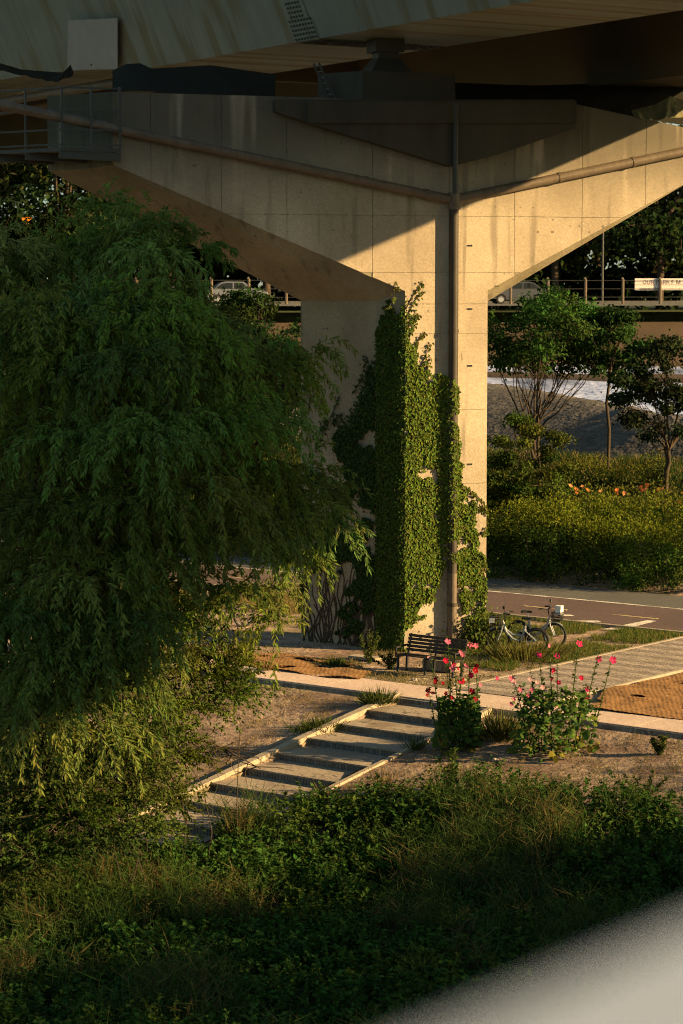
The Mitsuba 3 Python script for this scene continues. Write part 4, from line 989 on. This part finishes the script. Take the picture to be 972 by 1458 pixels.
shrub('willow_shrub', 'yellow green scrub at the lower left edge under the willow', [(AT(u, v, D), r_) for u, v, D, r_ in ((20, 1080, 44, .6), (80, 1100, 43.5, .6), (150, 1090, 43.8, .6), (210, 1100, 44.5, .5), (40, 1160, 43, .6), (120, 1150, 43.2, .5), (230, 1140, 44, .35), (-10, 1130, 44, .6), (180, 1130, 43.5, .45), (60, 1220, 42, .5), (10, 1240, 42, .6), (140, 1200, 42.5, .5), (200, 1180, 43, .4), (100, 1160, 42.4, .5), (-10, 1190, 42.4, .6), (60, 1120, 42.6, .5), (180, 1060, 43.6, .4))], 92, .10, .042, (.065, .10, .022), 330, .35, .8)
# bare twigs over the steps
tb = MB(); r = np.random.default_rng(93)
main = [AT(205, 1000, 46.2), AT(232, 1035, 46.4), AT(262, 1052, 46.6), AT(300, 1056, 46.7), AT(330, 1072, 46.8), AT(372, 1095, 46.9)]
tb.tube(main, [.04, .034, .028, .022, .016, .008], 6)
for i in range(34):
    k = r.random() * 4.9; a = int(k); s = main[a] * (1 - k + a) + main[a + 1] * (k - a)
    d = unit(r.normal(size=3) * [.9, .5, .5] + [.25, 0, -.35]); L = r.uniform(.35, 1.0); m_ = s + d * L * .5 + r.normal(size=3) * .06
    tb.tube([s, m_, m_ + unit(d + r.normal(size=3) * .5) * L * .5], [.012, .009, .004], 4, caps=False)
    if r.random() < .6: tb.tube([m_, m_ + unit(d + r.normal(size=3) * .8) * L * .4], [.008, .003], 4, caps=False)
part(wl, 'bare_branch', tb, 'm_bark', label='bare brown twiggy branch hanging in front of the steps')

# ---- foreground undergrowth
fl = np.array([(x[0], x[1]) for x in (G(-60, 1262, -1.3), G(60, 1245, -1.3), G(180, 1205, -1.3), G(270, 1205, -1.2), G(400, 1160, -1.0), G(450, 1142, -.9), G(500, 1135, -.8), G(560, 1138, -.8), G(640, 1135, -.9), G(760, 1152, -1.0), G(870, 1182, -1.1), G(980, 1196, -1.1), G(1100, 1205, -1.1))])
def in_weeds(x, y): return y < np.interp(x, fl[:, 0], fl[:, 1])
r = np.random.default_rng(51)
N = 6800
x, y = r.uniform(-9, 9, N), r.uniform(33.5, 54, N); k = in_weeds(x, y) & (np.abs(x / y) < .165); x, y = x[k], y[k]
pl_s, pl_q = x * PV[0] + y * PV[1], x * QV[0] + y * QV[1]; zz = zg(pl_s, pl_q)
hgt = .25 + .75 * meshkit.fbm(np.stack([x * .45, y * .45, x * 0 + 2], -1), 3) * r.uniform(.5, 1.25, len(x))
kind = meshkit.fbm(np.stack([x * .35, y * .35, x * 0 + 11], -1), 3) + r.normal(size=len(x)) * .06
mbw, mbs, mbg = MB(), MB(), MB()
yl = np.interp(x, fl[:, 0], fl[:, 1]) - y       # distance below the upper edge of the weeds
for i in range(len(x)):
    b = np.array([x[i], y[i], zz[i]]); h = hgt[i]
    if kind[i] < .56:       # leafy stems
        nst = r.integers(2, 5)
        for s in range(nst):
            top = b + [r.normal() * .18, r.normal() * .18, h * r.uniform(.6, 1.1)]
            mbs.tube([b, (b + top) / 2 + r.normal(size=3) * .04, top], [.008, .006, .003], 3, caps=False, c=(.05, .07, .02))
            m = int(9 + 16 * h); f = r.random((m, 1)) ** .7; P = b * (1 - f) + top * f
            d = unit_rows(rdir(m, r) * [1, 1, .5] + [0, 0, .1]); L = r.uniform(.07, .15)
            base = (.048, .11, .023) if kind[i] < .46 else (.064, .105, .021)
            mbw.leaves(P, d, unit_rows(rdir(m, r) * .6 + [0, 0, 1]), L * r.uniform(.6, 1.2, m), L * .62, jcol(base, m, r))
    elif kind[i] < .64:      # vine mat
        m = 30; P = b + r.normal(size=(m, 3)) * [.22, .22, .07] + [0, 0, h * .55]
        mbw.leaves(P, unit_rows(rdir(m, r) * [1, 1, .3]), unit_rows(rdir(m, r) * .6 + [0, 0, 1]), .10 * r.uniform(.7, 1.2, m), .09, jcol((.042, .10, .023), m, r))
    else:                    # grass tussock
        m = 26; P = b + r.normal(size=(m, 3)) * [.10, .10, 0]
        lean = unit_rows(rdir(m, r) * [1, 1, 0] * .45 + [0, 0, 1]); hh = h * r.uniform(.6, 1.4, m)
        dry = r.random() < .22
        mbg.leaves(P, lean, unit_rows(rdir(m, r) * [1, 1, .1]), hh, .014, jcol((.15, .115, .045) if dry else (.055, .10, .025), m, r), fold=.3, mid=.3)
        P2 = P + lean * hh[:, None] * .9
        mbg.leaves(P2, unit_rows(lean + rdir(m, r) * [1, 1, .2] * .9 - [0, 0, .5]), unit_rows(rdir(m, r) * [1, 1, .1]), hh * .45, .011, jcol((.16, .13, .055) if dry else (.06, .10, .028), m, r), fold=.3, mid=.2)
whole('undergrowth', mbw, 'm_leaf', 'dark leafy weeds and vines covering the slope in the foreground', 'weeds', kind='stuff')
whole('undergrowth_stems', mbs, 'm_grass', 'thin green weed stems in the foreground slope', 'weeds', kind='stuff')
whole('long_grass', mbg, 'm_grass', 'long green and dry grass blades among the foreground weeds', 'grass', kind='stuff')

# ---- grass verge and litter
def grass(name, label, N, pred, s_rng, q_rng, L, col, seed, dry=.3, w=.012):
    r = np.random.default_rng(seed); s, q = r.uniform(*s_rng, N), r.uniform(*q_rng, N); k = pred(s, q, r.random(N)); s, q = s[k], q[k]; n = len(s)
    P = s[:, None] * PV + q[:, None] * QV + zg(s, q)[:, None] * ZV
    lean = unit_rows(rdir(n, r) * [1, 1, 0] * .7 + [0, 0, 1])
    c = np.where(r.random((n, 1)) < dry, jcol((.30, .22, .09), n, r), jcol(col, n, r))
    mb = MB().leaves(P, lean, unit_rows(rdir(n, r) * [1, 1, .1]), L * r.uniform(.4, 1.3, n), w, c, fold=.3, mid=.3)
    whole(name, mb, 'm_grass', label, 'grass', kind='stuff')
def nz(s, q, k, sd=0): return meshkit.fbm(np.stack([s * k, q * k, s * 0 + sd], -1), 3)
grass('verge_grass', 'short sunlit grass verge between the paved walk and the cycle track', 60000, lambda s, q, u: (s < -34.4) & (nz(s, q, .9, 3) > .40) & ((q > 53.5) | (s > -38.5)) & (q > 50.8 + np.clip((-36.2 - s), 0, 3)), (-45, -34.4), (50.5, 59.3), .17, (.09, .13, .026), 61, dry=.18)
grass('verge_grass', 'sunlit grass beyond the right edging of the paved walk', 22000, lambda s, q, u: nz(s, q, .9, 5) > .40, (-31.1, -22), (55.0, 59.3), .15, (.09, .13, .026), 62, dry=.18)
grass('verge_grass', 'dry tan grass verge beside the cycle track left of the pier', 40000, lambda s, q, u: nz(s, q, .9, 6) > .42, (-66, -45.5), (55.5, 59.3), .16, (.13, .125, .035), 63, dry=.55)
grass('dry_grass', 'thin dry litter grass on the bare slope left of the steps', 30000, lambda s, q, u: nz(s, q, 1.2, 7) > .50, (-48, -35), (36, 45.7), .10, (.14, .12, .04), 64, dry=.75, w=.008)
grass('dry_grass', 'sparse weeds on the bare ground around the hollyhocks', 26000, lambda s, q, u: nz(s, q, 1.1, 9) > .50, (-31.6, -20), (33, 45.7), .11, (.07, .08, .025), 65, dry=.35, w=.010)
grass('dry_grass', 'sparse grass on the bare ground behind the bench', 9000, lambda s, q, u: nz(s, q, 1.1, 9) > .53, (-40, -34.3), (47.7, 52), .12, (.09, .10, .03), 66, dry=.4, w=.010)

def tuft(u, v, h, label, col=(.075, .10, .025), n=90, sp=.22, z=0.0, seed=0, leafy=False, name='grass_tuft', cat='grass tuft'):
    r = np.random.default_rng(400 + seed); b = G(u, v, z); s_, q_ = SQ(b); b[2] = z if (q_ < 45.8 and -34.6 < s_ < -31.9) else zgp(b)
    mb = MB()
    if leafy:
        for _ in range(9):
            top = b + [r.normal() * sp, r.normal() * sp, h * r.uniform(.5, 1.05)]
            m = 60; f = r.random((m, 1)) ** .8; P = b * (1 - f) + top * f
            mb.leaves(P, unit_rows(rdir(m, r) * [1, 1, .6] + [0, 0, .35]), unit_rows(rdir(m, r) + [0, 0, .8]), .09 * r.uniform(.6, 1.2, m), .04, jcol(col, m, r))
            mb.tube([b, top], [.010, .004], 4, caps=False, c=(.06, .07, .03))
    else:
        P = b + r.normal(size=(n, 3)) * [sp * .45, sp * .45, 0]
        lean = unit_rows((P - b) * [1, 1, 0] / sp * 1.2 + rdir(n, r) * [1, 1, 0] * .3 + [0, 0, 1])
        L = h * r.uniform(.5, 1.15, n)
        mb.leaves(P, lean, unit_rows(rdir(n, r) * [1, 1, .1]), L, .018, jcol(col, n, r), fold=.3, mid=.35)
    return whole(name, mb, 'm_grass', label, cat)
grass('meadow_grass', 'rough grass strip between the flower bed and the gravel bank', 60000, lambda s, q, u: nz(s, q, .5, 12) > .30, (-78, -36), (74.8, 81.5), .42, (.05, .085, .024), 67, dry=.2, w=.03)
tuft(538, 996, .50, 'green grass tuft at the top left corner of the steps', n=260, sp=.30, seed=1)
tuft(478, 948, .32, 'small green grass tuft beside the left coir mat', n=180, sp=.26, seed=2)
tuft(458, 1036, .35, 'low green grass tuft on the bare slope left of the steps', n=240, sp=.5, z=-.4, seed=3)
tuft(436, 1044, .25, 'second low green tuft a little further down the bare slope', n=140, sp=.35, z=-.5, seed=4)
tuft(525, 944, .85, 'leafy green weed standing between the left coir mat and the bench', leafy=True, sp=.16, seed=5, name='leafy_weed', cat='weed')
tuft(938, 1065, .42, 'small leafy weed at the edge of the footpath on the right', leafy=True, sp=.10, z=-.1, seed=6, name='leafy_weed', cat='weed')
tuft(712, 1040, .75, 'feathery pale green grass between the two hollyhock clumps', col=(.10, .11, .035), n=420, sp=.42, z=-.1, seed=7)
tuft(592, 1060, .42, 'thin weed growing out of the step beside the right kerb', n=60, sp=.14, z=-.36, seed=8)
tuft(377, 955, .5, 'dry straw coloured weed at the edge of the footpath', col=(.24, .17, .08), n=60, sp=.16, seed=9)
tuft(556, 952, .45, 'leafy weed at the left foot of the bench', leafy=True, sp=.16, col=(.05, .07, .02), seed=10, name='leafy_weed', cat='weed')
tuft(690, 915, .75, 'tall grass at the right foot of the pier', col=(.10, .12, .03), n=320, sp=.6, seed=11)
tuft(745, 938, .6, 'tall grass in front of the bicycles', col=(.13, .125, .035), n=420, sp=.9, seed=12)
tuft(780, 930, .4, 'grass clump under the front wheel of the rear bicycle', col=(.12, .125, .035), n=260, sp=.6, seed=13)
tuft(910, 1150, .7, 'dark leafy bush on the bare slope at the right', leafy=True, sp=.32, z=-.7, col=(.035, .055, .02), seed=14, name='leafy_weed', cat='weed')
tuft(470, 1122, .5, 'tan seeded grass stalks beside the lower right kerb of the steps', col=(.26, .19, .08), n=26, sp=.25, z=-.7, seed=15)
tuft(548, 1128, .7, 'tall tan plume grass at the right edge of the weeds below the steps', col=(.28, .2, .09), n=45, sp=.2, z=-.8, seed=16)

# leaf litter and twigs on the bare earth
r = np.random.default_rng(70); N = 16000
ls, lq = r.uniform(-52, -22, N), r.uniform(34, 52.5, N)
k = ((lq < 45.6) & ((ls < -34.9) | (ls > -31.7)) | (lq > 47.8) & (ls < -34.4)) & (nz(ls, lq, .8, 15) + r.normal(size=N) * .07 > .5)
ls, lq = ls[k], lq[k]; n_l = len(ls); P = ls[:, None] * PV + lq[:, None] * QV + (zg(ls, lq) + .012 + .02 * r.random(n_l))[:, None] * ZV
mb = MB().leaves(P, unit_rows(rdir(n_l, r) * [1, 1, .25]), unit_rows(rdir(n_l, r) * .4 + [0, 0, 1]), r.uniform(.03, .13, n_l), r.uniform(.015, .05, n_l), np.where(r.random((n_l, 1)) < .35, jcol((.10, .065, .035), n_l, r), jcol((.28, .205, .12), n_l, r, .35)))
whole('leaf_litter', mb, 'm_grass', 'dry fallen leaves and bark scraps scattered on the bare earth', 'leaf litter', kind='stuff')
# loose stones
r = np.random.default_rng(71)
for i, (u, v, z, s) in enumerate([(705, 1065, -.2, .07), (625, 962, 0, .06), (590, 968, 0, .07), (648, 975, 0, .08), (560, 945, 0, .06), (740, 1050, -.2, .05), (660, 968, 0, .07)]):
    m = trimesh.creation.icosphere(1, 1.0); vv = np.asarray(m.vertices) * (1 + .3 * r.normal(size=(len(m.vertices), 1))) * [1, .8, .6] * s
    b = G(u, v, z); b[2] = zgp(b) + s * .3
    whole('stone', MB().add(vv + b, np.asarray(m.faces), (.36, .31, .26)), 'm_stone', 'small pale loose stone ' + ['between the two hollyhock clumps', 'in front of the right half of the bench', 'in front of the left half of the bench', 'near the right end of the bench', 'under the left end of the bench', 'just left of the pink hollyhock clump', 'beyond the right end of the bench'][i], 'stone', group='loose stones on the bare earth')
# flat pale slab by the pier and stone block behind the bench
whole('stone_slab', MB().box(G(520, 938, .02) + ZV * .03, PV * .9, QV * .35, ZV * .08), 'm_kerb', 'flat concrete slab lying on the ground left of the bench', 'slab')
whole('stone_block', MB().box(G(618, 955, .02) + QV * .3 + ZV * .12, PV * .9, QV * .4, ZV * .28), 'm_tread', 'low concrete block under the bench', 'block')

# ------------------------------------------------------------------ bench
bk = thing('park_bench', 'dark slatted park bench in front of the pier', 'bench')
B0 = G(562, 956); bs, bq = SQ(B0)
BL = 1.85
def BB(s, q, z): return W(bs + s, bq + q, z)
for i in range(5):
    part(bk, 'seat_slat', MB().box(BB(BL / 2, .06 + i * .095, .44 - i * .006), PV * BL, QV * .08, ZV * .03), 'm_slat')
for i in range(5):
    z = .53 + i * .088; part(bk, 'back_slat', MB().box(BB(BL / 2, .50 + .045 * i * .6, z), PV * BL, QV * .028 + ZV * .0, ZV * .070), 'm_slat')
for s in (.06, BL / 2, BL - .06):
    k = part(bk, 'frame', MB().bar(BB(s, .04, 0), BB(s, .06, .42), .05, .05, QV).bar(BB(s, .42, 0), BB(s, .46, .42), .05, .05, QV).bar(BB(s, .03, .40), BB(s, .48, .38), .045, .045).bar(BB(s, .49, .38), BB(s, .63, .93), .045, .035, QV), 'm_black')
for s in (.0, BL):
    part(bk, 'armrest', MB().bar(BB(s, .02, .62), BB(s, .54, .64), .06, .04).bar(BB(s, .05, .40), BB(s, .05, .62), .04, .04, QV), 'm_black')

# ------------------------------------------------------------------ bicycles
def bicycle(label, origin, az, basket, extra=None, group=None, paint='m_bike_paint', lean=.06):
    """origin: ground point below the bottom bracket; az: direction of travel in degrees"""
    k = thing('bicycle', label, 'bicycle', group=group)
    ex = np.array([math.cos(math.radians(az)), math.sin(math.radians(az)), 0]); ey = np.cross(ZV, ex); up = unit(ZV + ey * lean)
    def B(x, z, y=0.0): return origin + ex * x + up * z + ey * y
    R = .315; rw, fw = (-.43, R), (.62, R)
    for nm, (x, z) in (('rear_wheel', rw), ('front_wheel', fw)):
        ring = [B(x + R * math.cos(a), z + R * math.sin(a)) for a in np.linspace(0, 2 * math.pi, 33)]
        w = part(k, nm, MB().tube(ring, .034, 8, caps=False), 'm_rubber', smooth=40)
        ring = [B(x + (R - .035) * math.cos(a), z + (R - .035) * math.sin(a)) for a in np.linspace(0, 2 * math.pi, 33)]
        part(w, 'rim', MB().tube(ring, .013, 6, caps=False), 'm_chrome', smooth=40)
        mb = MB()
        for a in np.linspace(0, 2 * math.pi, 21)[:-1]: mb.tube([B(x, z), B(x + (R - .04) * math.cos(a), z + (R - .04) * math.sin(a))], .0025, 4)
        mb.tube([B(x, z, -.05), B(x, z, .05)], .028, 8)
        part(w, 'spokes', mb, 'm_chrome')
        mud = [B(x + (R + .035) * math.cos(a), z + (R + .035) * math.sin(a)) for a in (np.linspace(.5, 2.9, 14) if nm == 'rear_wheel' else np.linspace(.9, 2.6, 12))]
        part(k, 'mudguard', MB().tube(mud, .022, 6), paint if nm == 'front_wheel' else 'm_black', smooth=40)
    mb = MB()
    mb.tube([B(.48, .80), B(.40, .55), B(.22, .36), B(0, .29)], .042, 10)          # low swept down tube
    mb.tube([B(0, .27), B(-.06, .45), B(-.13, .70)], .032, 10)                       # seat tube
    mb.tube([B(.40, .60), B(.20, .47), B(-.07, .44)], .028, 8)
    for y in (-.06, .06):
        mb.tube([B(0, .28, y * .5), B(-.43, R, y)], .018, 8); mb.tube([B(-.10, .60, y * .4), B(-.43, R, y)], .016, 8)
    mb.tube([B(.45, .70), B(.49, .86)], .028, 10)
    part(k, 'frame', mb, paint, smooth=40)
    mb = MB()
    for y in (-.055, .055): mb.tube([B(.475, .72, y), B(.53, .52, y), B(.62, R, y)], .018, 8)
    part(k, 'fork', mb, paint, smooth=40)
    part(k, 'seat_post', MB().tube([B(-.12, .66), B(-.17, .90)], .014, 8), 'm_chrome', smooth=40)
    sv = MB().prism(Polygon([(-.16, -.085), (-.10, -.10), (.0, -.045), (.13, -.02), (.13, .02), (.0, .045), (-.10, .10), (-.16, .085)]), B(-.17, .90), ex, ey, up * .055)
    part(k, 'saddle', sv, 'm_saddle')
    mb = MB(); mb.tube([B(.46, .84), B(.42, 1.00), B(.44, 1.04)], .015, 8)
    hb = [B(.26, 1.06, -.30), B(.36, 1.07, -.26), B(.45, 1.05, -.12), B(.45, 1.04, 0), B(.45, 1.05, .12), B(.36, 1.07, .26), B(.26, 1.06, .30)]
    mb.tube(hb, .019, 8); part(k, 'handlebar', mb, 'm_black', smooth=40)
    for y in (-1, 1): part(k, 'grip', MB().tube([B(.24, 1.06, y * .305), B(.35, 1.07, y * .265)], .021, 8), 'm_rubber', smooth=40)
    part(k, 'mirror', MB().tube([B(.40, 1.06, .2), B(.42, 1.22, .22)], .006, 5).tube([B(.42, 1.20, .22), B(.425, 1.27, .24)], .035, 8), 'm_black')
    # basket: open wire or sheet box in front of the handlebar
    bw, bd_, bh = .34, .27, .24; bx0, bz0 = .56, .72
    mb = MB()
    if basket == 'wire_white':
        pn = MB().box(B(bx0 + bd_ + .008, bz0 + bh * .55), ex * .008, ey * .30, up * bh * .8); 
        for yy in (-1, 1): pn.box(B(bx0 + bd_ * .75, bz0 + bh * .6, yy * (bw / 2 + .006)), ex * bd_ * .5, ey * .008, up * bh * .55)
        part(k, 'basket_panel', pn, 'm_white', label='white panel on the basket front')
    for z in np.linspace(0, bh, 5):
        w_ = 1 - .12 * (1 - z / bh)
        c = [B(bx0, bz0 + z, -bw / 2 * w_), B(bx0 + bd_ * w_, bz0 + z, -bw / 2 * w_), B(bx0 + bd_ * w_, bz0 + z, bw / 2 * w_), B(bx0, bz0 + z, bw / 2 * w_), B(bx0, bz0 + z, -bw / 2 * w_)]
        for a, b in zip(c[:-1], c[1:]): mb.tube([a, b], .006, 4)
    for i in range(8):
        y = -bw / 2 + bw * i / 7
        mb.tube([B(bx0 + bd_, bz0 + bh, y), B(bx0 + bd_ * .88, bz0, y * .88)], .005, 4); mb.tube([B(bx0, bz0 + bh, y), B(bx0, bz0, y * .88)], .005, 4)
        x = bx0 + bd_ * i / 7
        for sg_ in (-1, 1): mb.tube([B(x, bz0 + bh, sg_ * bw / 2), B(bx0 + (x - bx0) * .88, bz0, sg_ * bw / 2 * .88)], .005, 4)
        mb.tube([B(bx0, bz0, y * .88), B(bx0 + bd_ * .88, bz0, y * .88)], .005, 4)
    part(k, 'basket', mb, 'm_basket_dark')
    mb = MB().tube([B(0, .29, -.07), B(0, .29, .07)], .035, 10); mb.tube([B(0, .29, .07), B(.12, .20, .08)], .012, 6).tube([B(0, .29, -.07), B(-.12, .38, -.08)], .012, 6)
    mb.box(B(.13, .195, .12), ex * .09, ey * .08, up * .02); mb.box(B(-.13, .385, -.12), ex * .09, ey * .08, up * .02)
    ring = [B(.085 * math.cos(a), .29 + .085 * math.sin(a), -.055) for a in np.linspace(0, 6.283, 21)]; mb.tube(ring, .008, 5, caps=False)
    part(k, 'crank', mb, 'm_black')
    part(k, 'chain_case', MB().bar(B(.05, .30, -.06), B(-.44, .325, -.06), .02, .10, up), 'm_black')
    part(k, 'stand', MB().tube([B(-.25, .28, .06), B(-.30, .02, .22)], .011, 6), 'm_black')
    return k, B, (ex, ey, up)
bb = G(741, 928)
bicycle('silver share bicycle nearest the pier facing left with white panelled basket', bb + [0, 0, .0], 168, 'wire_white')
bb = G(758, 919)
k2, Bf, (ex_, ey_, up_v) = bicycle('silver bicycle behind the first facing right with a pale box in its basket', bb, -22, 'wire', lean=.04)
mb = MB().box(Bf(.74, .99), ex_ * .20, ey_ * .26, up_v * .26)
mb = MB().prism(Polygon([(-.15, 0), (.15, 0), (.11, .24), (-.11, .24)]), Bf(.66, .90), ey_, up_v, ex_ * .16)
whole('carton', mb, 'm_white', 'small pale box sitting in the basket of the rear bicycle', 'box')
bb = G(328, 893)
bicycle('dark bicycle half hidden behind the hanging willow branches left of the pier', bb, -150, 'wire', paint='m_black')

# ------------------------------------------------------------------ hollyhocks
def lobed_leaf():
    pts = []; n = 5
    for i in range(n * 2 + 1):
        a = math.radians(-150 + 300 * i / (n * 2)); rr_ = 1.0 if i % 2 == 0 else .74
        pts.append((math.sin(a) * rr_ * .5, .42 + math.cos(a) * rr_ * .5, -.10 * (1 if i % 2 == 0 else 0)))
    v = [(0, 0, 0), (0, .45, .06)] + pts
    f = [[1, i, i + 1] for i in range(2, len(v) - 1)] + [[0, 2, 1], [0, 1, len(v) - 1]]
    return np.array(v), np.array(f)
LVv, LVf = lobed_leaf()
leaf_ply = [ply((LVv, LVf), 'm_leaf', smooth=True, color=np.tile(np.array(c), (len(LVv), 1))) for c in ((.065, .125, .03), (.08, .145, .032), (.12, .15, .03), (.18, .16, .03), (.05, .095, .025))]
fl_ply = {}
for nm, col in (('red', (.30, .006, .02)), ('crimson', (.45, .012, .06)), ('pink', (.70, .16, .28)), ('pale', (.74, .38, .42)), ('magenta', (.62, .035, .16))):
    m = MB(); blossom(m, np.zeros(3), 1.0, col, np.random.default_rng(3), petals=5, face=(0, 0, 1)); fl_ply[nm] = ply(m.mesh(), 'm_petal', color=m.color())
def frame_to(pos, y, z, s):
    y = unit(y); x = unit(np.cross(y, z)); z = np.cross(x, y); M = np.eye(4); M[:3, 0], M[:3, 1], M[:3, 2], M[:3, 3] = x * s, y * s, z * s, pos
    return mi.ScalarTransform4f(M.tolist())
def hollyhock(label, base_px, base_D, spread, seed, flowers, nleaf, stems_to, bush_h):
    r = np.random.default_rng(seed); k = thing('hollyhock', label, 'flowering plant')
    b = AT(*base_px, base_D); b[2] = zgp(b)
    tops = []
    for (u, v) in stems_to:
        t_ = AT(u, v, base_D + r.uniform(-.5, .5)); f0 = b + np.array([(t_[0] - b[0]) * .55, r.normal() * .2, 0]); f0[2] = zgp(f0) - .03
        mid = (f0 + t_) / 2 + r.normal(size=3) * .05
        part(k, 'stem', MB().tube([f0, mid, t_], [.016, .013, .006], 5, c=(.07, .10, .035)), 'm_grass')
        tops.append((f0, mid, t_))
        # buds and small leaves up the stem
        mb = MB(); m = 42; f = r.uniform(.30, 1.0, (m, 1)); P = np.where(f < .5, f0 + (mid - f0) * f * 2, mid + (t_ - mid) * (f - .5) * 2)
        mb.leaves(P, unit_rows(rdir(m, r) * [1, 1, .4] + [0, 0, .25]), unit_rows(rdir(m, r) * .4 + [0, 0, 1]), .10 * r.uniform(.6, 1.2, m), .07, jcol((.065, .11, .03), m, r))
        part(k, 'bud', mb, 'm_leaf', kind='stuff')
    for i in range(nleaf):
        z = bush_h * r.random() ** .8; rad = spread * (1 - .35 * (z / bush_h)) * math.sqrt(r.random())
        a = r.random() * 6.283; p = b + np.array([math.cos(a) * rad, math.sin(a) * rad * .7, 0]); p[2] = zgp(p) + z + .04
        out = unit(np.array([math.cos(a), math.sin(a), 0]) + r.normal(size=3) * .4 + [0, 0, -.15]); n_ = unit(np.array([0, -.45, .7]) + out * .45 + r.normal(size=3) * .35)
        low = z < bush_h * .3
        src = leaf_ply[r.choice(5, p=(.2, .25, .2, .3, .05) if low else (.32, .36, .12, .02, .18))]
        copy_part(k, 'leaf', src, frame_to(p, out - np.array([0, 0, .25]), n_, r.uniform(.12, .23)))
    m = 900; rr_ = spread * np.sqrt(r.random(m)) * .95; an = r.random(m) * 6.283; zz_ = bush_h * 1.05 * r.random(m) ** .9
    P = np.stack([b[0] + np.cos(an) * rr_, b[1] + np.sin(an) * rr_ * .7, zgp(b) + zz_], 1); mb = MB()
    mb.leaves(P, unit_rows(rdir(m, r) * [1, 1, .5]), unit_rows(rdir(m, r) + [0, -.6, .7]), .10 * r.uniform(.5, 1.3, m), .07, jcol((.07, .13, .03), m, r, .4, .2))
    part(k, 'small_leaf', mb, 'm_leaf', kind='stuff')
    for (u, v, nm, sz) in flowers:
        p = AT(u, v, base_D - .15 + r.uniform(-.3, .2)); face = unit(np.array([.25, -.8, .25]) + r.normal(size=3) * .3)
        copy_part(k, 'flower', fl_ply[nm], frame_to(p, np.cross(face, [1, .1, .3]), face, sz * .85))
    return k
d1 = G(652, 1074, -.55)[1]
R_, K_, P_, L_, M_ = 'red', 'crimson', 'pink', 'pale', 'magenta'
hollyhock('hollyhock clump with dark red flowers beside the top of the steps', (652, 1074), d1, .50, 1,
          [(637, 914, P_, .09), (669, 918, P_, .085), (677, 919, P_, .075), (612, 936, L_, .07), (634, 941, K_, .085), (644, 951, P_, .09), (651, 952, K_, .07), (658, 932, P_, .065), (655, 928, P_, .06), (676, 954, R_, .09), (671, 961, K_, .08), (679, 948, R_, .07), (658, 969, R_, .085), (655, 972, K_, .07), (620, 967, R_, .07), (619, 971, R_, .06), (609, 984, R_, .08), (616, 987, R_, .06), (634, 987, R_, .065), (630, 973, R_, .06), (642, 993, R_, .065), (672, 985, R_, .09), (677, 995, R_, .07), (665, 951, P_, .06), (663, 947, P_, .055), (646, 946, K_, .06), (608, 990, R_, .05), (683, 975, P_, .055)],
          260, [(637, 905), (612, 926), (669, 912), (658, 922), (677, 945), (634, 930), (609, 978), (684, 962), (646, 938)], 1.15)
d2 = G(790, 1090, -.62)[1]
hollyhock('broad hollyhock clump with pink flowers on tall stems right of the red one', (790, 1085), d2, 1.02, 2,
          [(824, 917, M_, .10), (852, 938, M_, .085), (872, 940, M_, .10), (767, 933, M_, .085), (793, 934, M_, .08), (781, 919, P_, .06), (786, 954, K_, .08), (785, 966, K_, .07), (795, 972, K_, .065), (827, 965, K_, .07), (835, 981, M_, .08), (834, 992, M_, .085), (828, 966, P_, .05), (728, 966, P_, .08), (731, 971, L_, .07), (725, 964, L_, .06), (740, 982, P_, .065), (731, 995, P_, .065), (728, 1002, P_, .06), (754, 968, L_, .065), (764, 972, L_, .06), (757, 982, P_, .065), (752, 990, P_, .06), (772, 978, L_, .07), (776, 985, L_, .06), (764, 1000, P_, .05), (707, 966, M_, .055), (792, 1007, L_, .045), (807, 1026, L_, .045)],
          290, [(824, 908), (852, 930), (872, 932), (767, 925), (793, 926), (781, 912), (728, 956), (740, 974), (754, 950), (772, 962), (835, 972), (812, 985), (757, 970)], 1.35)

# ------------------------------------------------------------------ railing in front of the camera
rl = thing('handrail', 'white painted handrail very close at the lower right', 'railing')
ra, rb = G(572, 1473, 9.5), G(978, 1296, 9.5)
rd = unit(rb - ra); rn = np.array([rd[1], -rd[0], 0])
prof = Polygon([(0, -.05), (.22, -.05), (.22, 0), (0, 0)]).buffer(-.02).buffer(.02)
part(rl, 'top_rail', MB().prism(prof, ra - rd * 2.0, rn, ZV, rd * 4.5), 'm_white_rail')
for k in (-1.6, -.1, 1.4):
    part(rl, 'post', MB().bar(ra + rd * k + rn * .11 - ZV * 1.15, ra + rd * k + rn * .11 - ZV * .05, .06, .06, rd), 'm_white_rail')
for z in (-.35, -.65, -.95):
    part(rl, 'bar', MB().bar(ra - rd * 2 + rn * .11 + ZV * z, ra + rd * 2.5 + rn * .11 + ZV * z, .03, .04), 'm_white_rail')
slab_o = ra + rn * 1.2 - ZV * 1.28
whole('footbridge_deck', MB().box(slab_o, rd * 9, rn * 2.5, ZV * .25), 'm_path', 'concrete footbridge deck where the photographer stands', 'footbridge')

# ------------------------------------------------------------------ trees out of view on the sunny side (their shade falls on the foreground)
shade = []
for i, (x, y, h, sp) in enumerate(((28, 18, 12.5, 3.4), (28, 22, 10.6, 3.4), (28, 25.5, 9.7, 3.2), (28, 29, 8.9, 3.2), (28, 32.5, 8.0, 3), (28, 36, 6.9, 3), (28, 39.5, 5.9, 2.8), (28, 43, 4.8, 2.4), (28, 46, 3.9, 2.0))):
    p = np.array([x, y, -1.5])
    tree('bank_tree', 'leafy tree on the near bank outside the picture to the right', p, h + 1.5, sp, 200 + i, leaf=(.45, .3), nleaf=5200, col=(.05, .08, .025), trunk_r=.2, clump=1.25, crown0=.12, flat=.9, nclump=34, group='trees on the near bank to the right')
